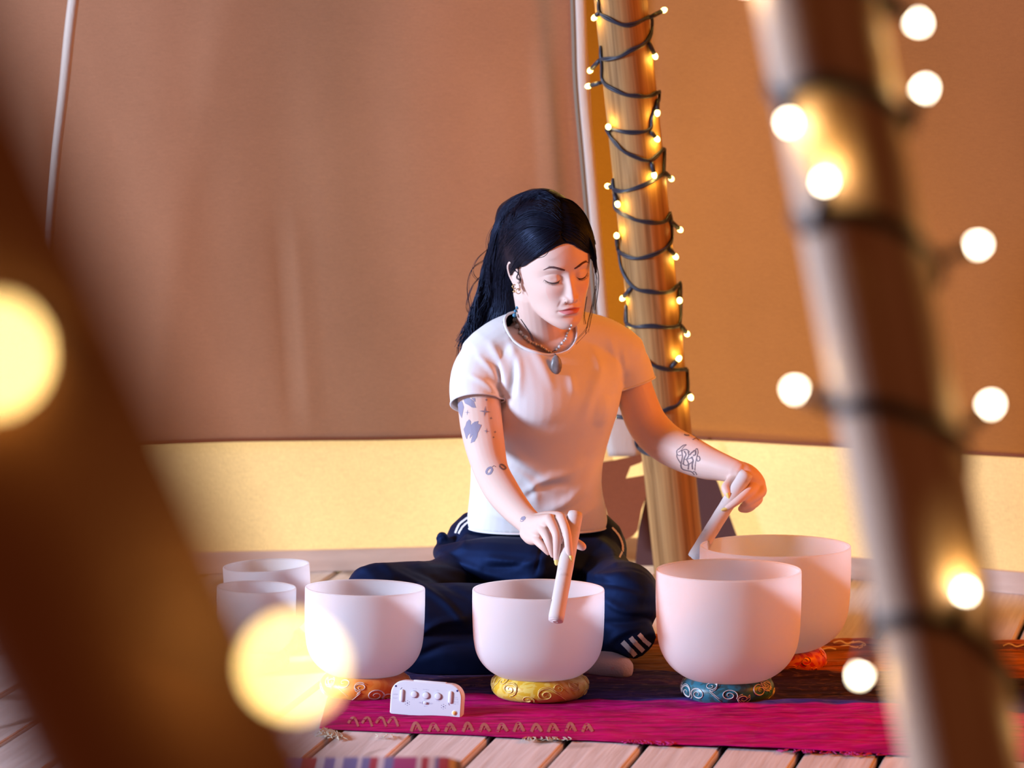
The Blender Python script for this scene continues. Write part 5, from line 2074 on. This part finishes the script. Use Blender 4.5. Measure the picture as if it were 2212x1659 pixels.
prof = [(0.0004, 0.0205), (.0045, .0185), (.0095, .011), (.0122, .002), (.0126, -.006), (.0106, -.0135), (.0058, -.0185), (.0004, -.0205)]
n = 14
vs = [(c.x + r * math.cos(2 * math.pi * j / n) * (1 + .06 * math.sin(3 * j + i)), c.y + r * .6 * math.sin(2 * math.pi * j / n), c.z + z) for i, (r, z) in enumerate(prof) for j in range(n)]
fs = [(i * n + j, i * n + (j + 1) % n, (i + 1) * n + (j + 1) % n, (i + 1) * n + j) for i in range(len(prof) - 1) for j in range(n)]
o = pm_.add(vs, fs).build('pendant', MT['stone']); o.parent = neckl; o['label'] = 'grey banded stone drop pendant'
q = drop(both, 1197, 763, 0.0012)
o = MB().tube(spline([q, (q + c + Vector((0, 0, .021))) / 2 + Vector((0, -.002, 0)), c + Vector((0, 0, .0195))], 4), 0.0011, 6).build('bail', MT['lash']); o.parent = neckl


def hoop(cx, cy, r, label, drop_=False):
    p = drop(body_bvh, cx, cy - r * 0.9, 0.001) or P(cx, cy, 9.13)
    rm = M(r, 9.12)
    c = P(cx, cy, p.y - 0.001)
    mb = MB()
    mb.tube([c + Vector((rm * math.cos(a), 0.6 * rm * math.sin(a) * 0.3, rm * math.sin(a))) for a in np.linspace(0, 2 * math.pi, 20)], 0.0009, 6, caps=None)
    if drop_:
        b = c - Vector((0, 0, rm))
        mb.tube([b, b - Vector((0, 0, .004))], 0.0006, 4)
        for k in range(3):
            a = math.pi * k / 3
            v_ = Vector((math.cos(a), 0, math.sin(a))) * .0032
            mb.tube([b - Vector((0, 0, .006)) - v_, b - Vector((0, 0, .006)) + v_], 0.0007, 4)
    o = own(mb.build('earring', MT['goldmetal'])); o['label'] = label


hoop(1111, 619, 4.2, 'small gold hoop earring with a star drop', True)
hoop(1120, 629, 5.4, 'gold hoop earring in the lobe')
p = snap(face_pt(.0150, -.0465), 0.0)
mb = MB().tube([Vector(p) + Vector((0.0032 * math.cos(a) * 0.3, -0.0012 + 0.0012 * math.cos(a), 0.0040 * math.sin(a))) for a in np.linspace(-1.9, 1.6, 14)], 0.0005, 5)
own(mb.build('nose_ring', MT['lash']))

# ---- hair: scalp volume, back mass and strands
vs, fs = head_grid(0.0, False, 130, 180, -.095, .1178)
L = np.array(vs)


def hair_line(x, y, z):
    """true where hair grows; x = her right"""
    ax = abs(x)
    if x >= 0:
        zl = np.interp(ax, [0, .02, .04, .055, .066, .072, .09], [.071, .066, .056, .044, .028, .012, .0])
    else:
        zl = np.interp(ax, [0, .02, .035, .05, .062, .075, .09], [.071, .061, .047, .037, .030, .018, .0])
    if y > 0.012:
        return z > zl
    if y > -0.03:
        t = (0.012 - y) / 0.042
        return z > zl * (1 - t) + (-.02) * t and z > .012 - t * .03
    return z > -.085
def hair_zl(x, y):
    ax = abs(x)
    if x >= 0:
        zl = np.interp(ax, [0, .02, .04, .055, .066, .072, .09], [.071, .066, .056, .044, .028, .012, .0])
    else:
        zl = np.interp(ax, [0, .02, .035, .05, .062, .075, .09], [.071, .061, .047, .037, .030, .018, .0])
    if y > 0.012:
        return zl
    t = min(1, (0.012 - y) / 0.042)
    return zl * (1 - t) - .06 * t


vk = [hair_line(*p) for p in L]
for i, p in enumerate(L):
    x, y, z = p
    # volume grows away from the hairline
    lift_ = .0022 + .011 * float(sm(0.0, .034, z - hair_zl(x, y)))
    nrm = np.array([x, y + .006, z * .8]); nrm /= np.linalg.norm(nrm) + 1e-9
    x, y, z = p + nrm * lift_
    g = math.exp(-((y + .035) / .055) ** 2 - ((z - .105) / .05) ** 2)
    b2 = math.exp(-((y + .09) / .05) ** 2)
    s_ = 1 + .20 * g + .12 * b2
    L[i] = (x * (1 + .10 * g + .12 * b2), y * (1 + .10 * b2), z + .010 * g)
keepf = [f for f in fs if all(vk[i] for i in f)]
remap = {}
cv, cf = [], []
for f in keepf:
    q = []
    for i in f:
        if i not in remap:
            remap[i] = len(cv); cv.append(h2w(L[i]))
        q.append(remap[i])
    cf.append(tuple(q))
cap = MB().add(cv, cf)
cap_me = cap.mesh('cap')
bm = bmesh.new(); bm.from_mesh(cap_me)
for _ in range(14):
    nw = {}
    for v in bm.verts:
        if v.is_boundary:
            nb = [e.other_vert(v).co for e in v.link_edges if e.is_boundary]
            if len(nb) == 2:
                nw[v] = v.co * 0.5 + (nb[0] + nb[1]) * 0.25
    for v, c in nw.items():
        v.co = c
bm.to_mesh(cap_me); bm.free()
tmp = bpy.data.objects.new('cap', cap_me); COL.objects.link(tmp)
sd = tmp.modifiers.new('s', 'SOLIDIFY'); sd.thickness = 0.007; sd.offset = -1
dg = bpy.context.evaluated_depsgraph_get()
me2 = bpy.data.meshes.new_from_object(tmp.evaluated_get(dg))
bpy.data.objects.remove(tmp)
hair = MB()
hair.add([v.co for v in me2.vertices], [tuple(p.vertices) for p in me2.polygons])
vol = MB()
for rows in ([(1120, 500, 9.20, .055), (1098, 560, 9.235, .050), (1088, 620, 9.25, .046), (1082, 670, 9.245, .036), (1058, 704, 9.235, .024), (1030, 725, 9.225, .017), (1008, 748, 9.215, .010)],
             [(1165, 470, 9.19, .062), (1130, 480, 9.22, .060)], [(1150, 452, 9.17, .038), (1182, 448, 9.15, .040), (1215, 470, 9.13, .036)], [(1240, 500, 9.13, .035), (1262, 540, 9.125, .022)]):
    pts, rr = chain(rows, 4)
    vol.tube(pts, rr, 18, caps='round')
vme = voxel_union('hv', vol, 0.005, 4)
C = get_co(vme); N = get_no(vme)
h = np.array([0.0035 * mnoise.noise(Vector((c[0] * 26, c[1] * 26, c[2] * 9))) for c in C])
C = C + N * h[:, None]
vme_v = [tuple(c) for c in C]; vme_f = [tuple(p.vertices) for p in vme.polygons]
hair.add(vme_v, vme_f)
hull_bvh = BVHTree.FromPolygons([Vector(v) for v in hair.v], hair.f)

rnd = random.Random(11)


def strand_group(guides, count, r0=0.00075, wav=3.0, clump=None, lift=0.0035):
    Gd = [spline(g, 5) for g in guides]
    m = min(len(g) for g in Gd)
    Gd = [g[np.linspace(0, len(g) - 1, 18).astype(int)] if len(g) != 18 else g for g in Gd]
    for _ in range(count):
        q = rnd.random() * (len(Gd) - 1)
        i = int(q); f = q - i
        path = Gd[i] * (1 - f) + Gd[min(i + 1, len(Gd) - 1)] * f
        ph, ph2 = rnd.uniform(0, 6.28), rnd.uniform(0, 6.28)
        am = wav * rnd.uniform(0.3, 1.2)
        t0 = rnd.uniform(0, .12); t1 = rnd.uniform(.82, 1.0)
        pts = []
        lastY = None
        lf = rnd.uniform(0.0006, lift)
        for k in range(14):
            t = t0 + (t1 - t0) * k / 13
            a = t * (len(path) - 1); j = min(int(a), len(path) - 2)
            p = path[j] + (path[j + 1] - path[j]) * (a - j)
            x = p[0] + am * t * math.sin(t * 9 + ph); y = p[1] + am * 0.7 * t * math.sin(t * 7 + ph2)
            w = drop(hull_bvh, x, y, 0)
            pts.append((x, y, w.y if w is not None else None))
        known = [(k, p[2]) for k, p in enumerate(pts) if p[2] is not None]
        if not known:
            continue
        ks = [k for k, _ in known]; ys = [v for _, v in known]
        yy = np.interp(range(14), ks, ys)
        for _s in range(2):
            yy = np.convolve(np.pad(yy, 1, mode='edge'), [.25, .5, .25], 'valid')
        W = [P(p[0], p[1], yy[k] - lf) for k, p in enumerate(pts)]
        r = r0 * rnd.uniform(0.4, 1.3)
        hair.tube(W, [r * (0.5 + 0.7 * math.sin(math.pi * (0.15 + 0.85 * (1 - k / 13) * 0.9))) for k in range(14)], 3, caps=None)


strand_group([[(1212, 512), (1185, 533), (1150, 560), (1125, 580), (1110, 592)], [(1209, 500), (1170, 524), (1130, 558), (1105, 588), (1096, 618)], [(1202, 480), (1150, 505), (1105, 545), (1085, 592), (1080, 640)],
              [(1190, 450), (1132, 475), (1087, 520), (1068, 580), (1065, 640)], [(1175, 424), (1120, 446), (1078, 500), (1058, 560), (1052, 620)]], 800, 0.0006, 3.0)
strand_group([[(1214, 511), (1235, 530), (1256, 549), (1272, 556), (1284, 552)], [(1213, 500), (1240, 512), (1268, 535), (1283, 558), (1287, 592)], [(1206, 475), (1240, 482), (1270, 512), (1284, 545), (1288, 590)],
              [(1192, 440), (1235, 455), (1268, 490), (1284, 535), (1288, 580)], [(1178, 420), (1215, 430), (1250, 460), (1275, 500), (1286, 550)]], 600, 0.0006, 2.5)
strand_group([[(1112, 600), (1118, 640), (1112, 684), (1080, 710), (1040, 736)], [(1100, 590), (1106, 640), (1100, 690), (1065, 715), (1030, 740)], [(1095, 560), (1092, 640), (1088, 690), (1050, 712), (1015, 742)], [(1085, 520), (1066, 590), (1072, 650), (1078, 696), (1040, 725)], [(1072, 520), (1052, 600), (1048, 660), (1040, 700), (1005, 740)],
              [(1062, 530), (1044, 610), (1034, 670), (1012, 715), (993, 765)]], 800, 0.0008, 11.0)
strand_group([[(1215, 470), (1190, 440), (1155, 428), (1118, 448), (1085, 490)], [(1215, 485), (1185, 462), (1145, 455), (1105, 482), (1078, 530)], [(1218, 450), (1195, 420), (1158, 416), (1122, 432), (1088, 470)], [(1216, 500), (1180, 490), (1140, 490), (1100, 520), (1072, 560)]], 700, 0.0006, 3.5, lift=0.006)
strand_group([[(1190, 410), (1150, 412), (1110, 432), (1080, 470), (1068, 530)], [(1160, 409), (1120, 420), (1086, 450), (1066, 500), (1058, 560)], [(1120, 426), (1086, 452), (1066, 500), (1056, 560), (1050, 620)], [(1150, 425), (1110, 450), (1080, 500), (1064, 570), (1058, 630)]], 520, 0.0007, 5.0, lift=0.008)
strand_group([[(1216, 460), (1245, 462), (1270, 492), (1284, 535)], [(1205, 424), (1240, 436), (1268, 472), (1286, 525)], [(1216, 500), (1245, 500), (1272, 525), (1286, 560)]], 320, 0.0007, 2.0, lift=0.004)
strand_group([[(1200, 428), (1165, 412), (1135, 424), (1112, 452), (1098, 490)], [(1185, 418), (1150, 414), (1122, 434), (1092, 462), (1076, 510)], [(1215, 440), (1185, 415), (1150, 420), (1118, 440), (1085, 480)]], 150, 0.0006, 9.0, lift=0.016)
strand_group([[(1070, 500), (1050, 560), (1046, 620), (1030, 680), (1006, 735)], [(1078, 490), (1056, 560), (1050, 640), (1026, 690), (1000, 750)], [(1062, 520), (1042, 590), (1030, 650), (1014, 700), (992, 755)]], 220, 0.0007, 17.0, lift=0.014)
strand_group([[(1160, 430), (1140, 425), (1120, 440), (1100, 470)], [(1190, 420), (1160, 418), (1135, 432), (1110, 462)], [(1215, 432), (1180, 420), (1150, 430), (1120, 455)]], 160, 0.0009, 5.0, lift=0.008)
# loose single strands
WISPS = [([(1285, 575), (1290, 610), (1283, 650), (1276, 690), (1268, 715), (1243, 742)], 9.10, 3, 5.0), ([(1284, 590), (1284, 640), (1272, 690), (1266, 720)], 9.10, 3, 6.0), ([(1286, 560), (1292, 600), (1288, 640), (1282, 670)], 9.10, 4, 4.0),
         ([(1268, 640), (1262, 680), (1264, 700)], 9.09, 3, 3.0), ([(1206, 514), (1192, 530), (1180, 550), (1165, 557), (1152, 556)], 9.02, 3, 0.8), ([(1125, 690), (1136, 706), (1146, 722), (1152, 738)], 9.12, 4, 2.0),
         ([(1062, 530), (1030, 560), (1022, 590), (1040, 610)], 9.22, 3, 4), ([(1050, 560), (1022, 580), (1012, 620), (1022, 680), (1030, 720)], 9.23, 4, 6), ([(1045, 590), (1020, 620), (1008, 665), (1028, 690)], 9.23, 4, 5), ([(1085, 470), (1066, 490), (1054, 520), (1058, 560)], 9.2, 6, 5),
         ([(1030, 690), (1005, 715), (994, 740), (990, 770)], 9.22, 8, 5), ([(1040, 640), (1018, 660), (1014, 690), (1024, 706)], 9.22, 4, 5), ([(1160, 425), (1145, 418), (1128, 432), (1118, 452)], 9.17, 5, 4), ([(1118, 575), (1120, 588), (1116, 600), (1124, 606)], 9.11, 5, 4),
         ([(1108, 580), (1120, 592), (1124, 606), (1118, 612)], 9.105, 4, 3)]
for (pts, Y, cnt, spread) in WISPS:
    for k in range(cnt):
        o1, o2 = rnd.uniform(-spread, spread), rnd.uniform(-spread, spread) * .5
        g = [(x + o1 * (0.3 + i / len(pts)), y + o2) for i, (x, y) in enumerate(pts)]
        A_ = spline(g, 6)
        W = []
        for (x, y) in A_:
            w = drop(body_bvh, x, y, 0.0012)
            yw = Y
            if w is not None and w.y < Y:
                yw = w.y
            W.append([x, y, yw])
        ys = np.array([w[2] for w in W])
        for _s in range(3):
            ys = np.minimum(ys, np.convolve(np.pad(ys, 1, mode='edge'), [.25, .5, .25], 'valid'))
        hair.tube([P(w[0], w[1], ys[i]) for i, w in enumerate(W)], [0.0004] * len(W), 3, caps=None)
hob = own(hair.build('hair', MT['hair'], fix=False))
hob['label'] = 'long wavy black hair with a centre parting, tied half back'
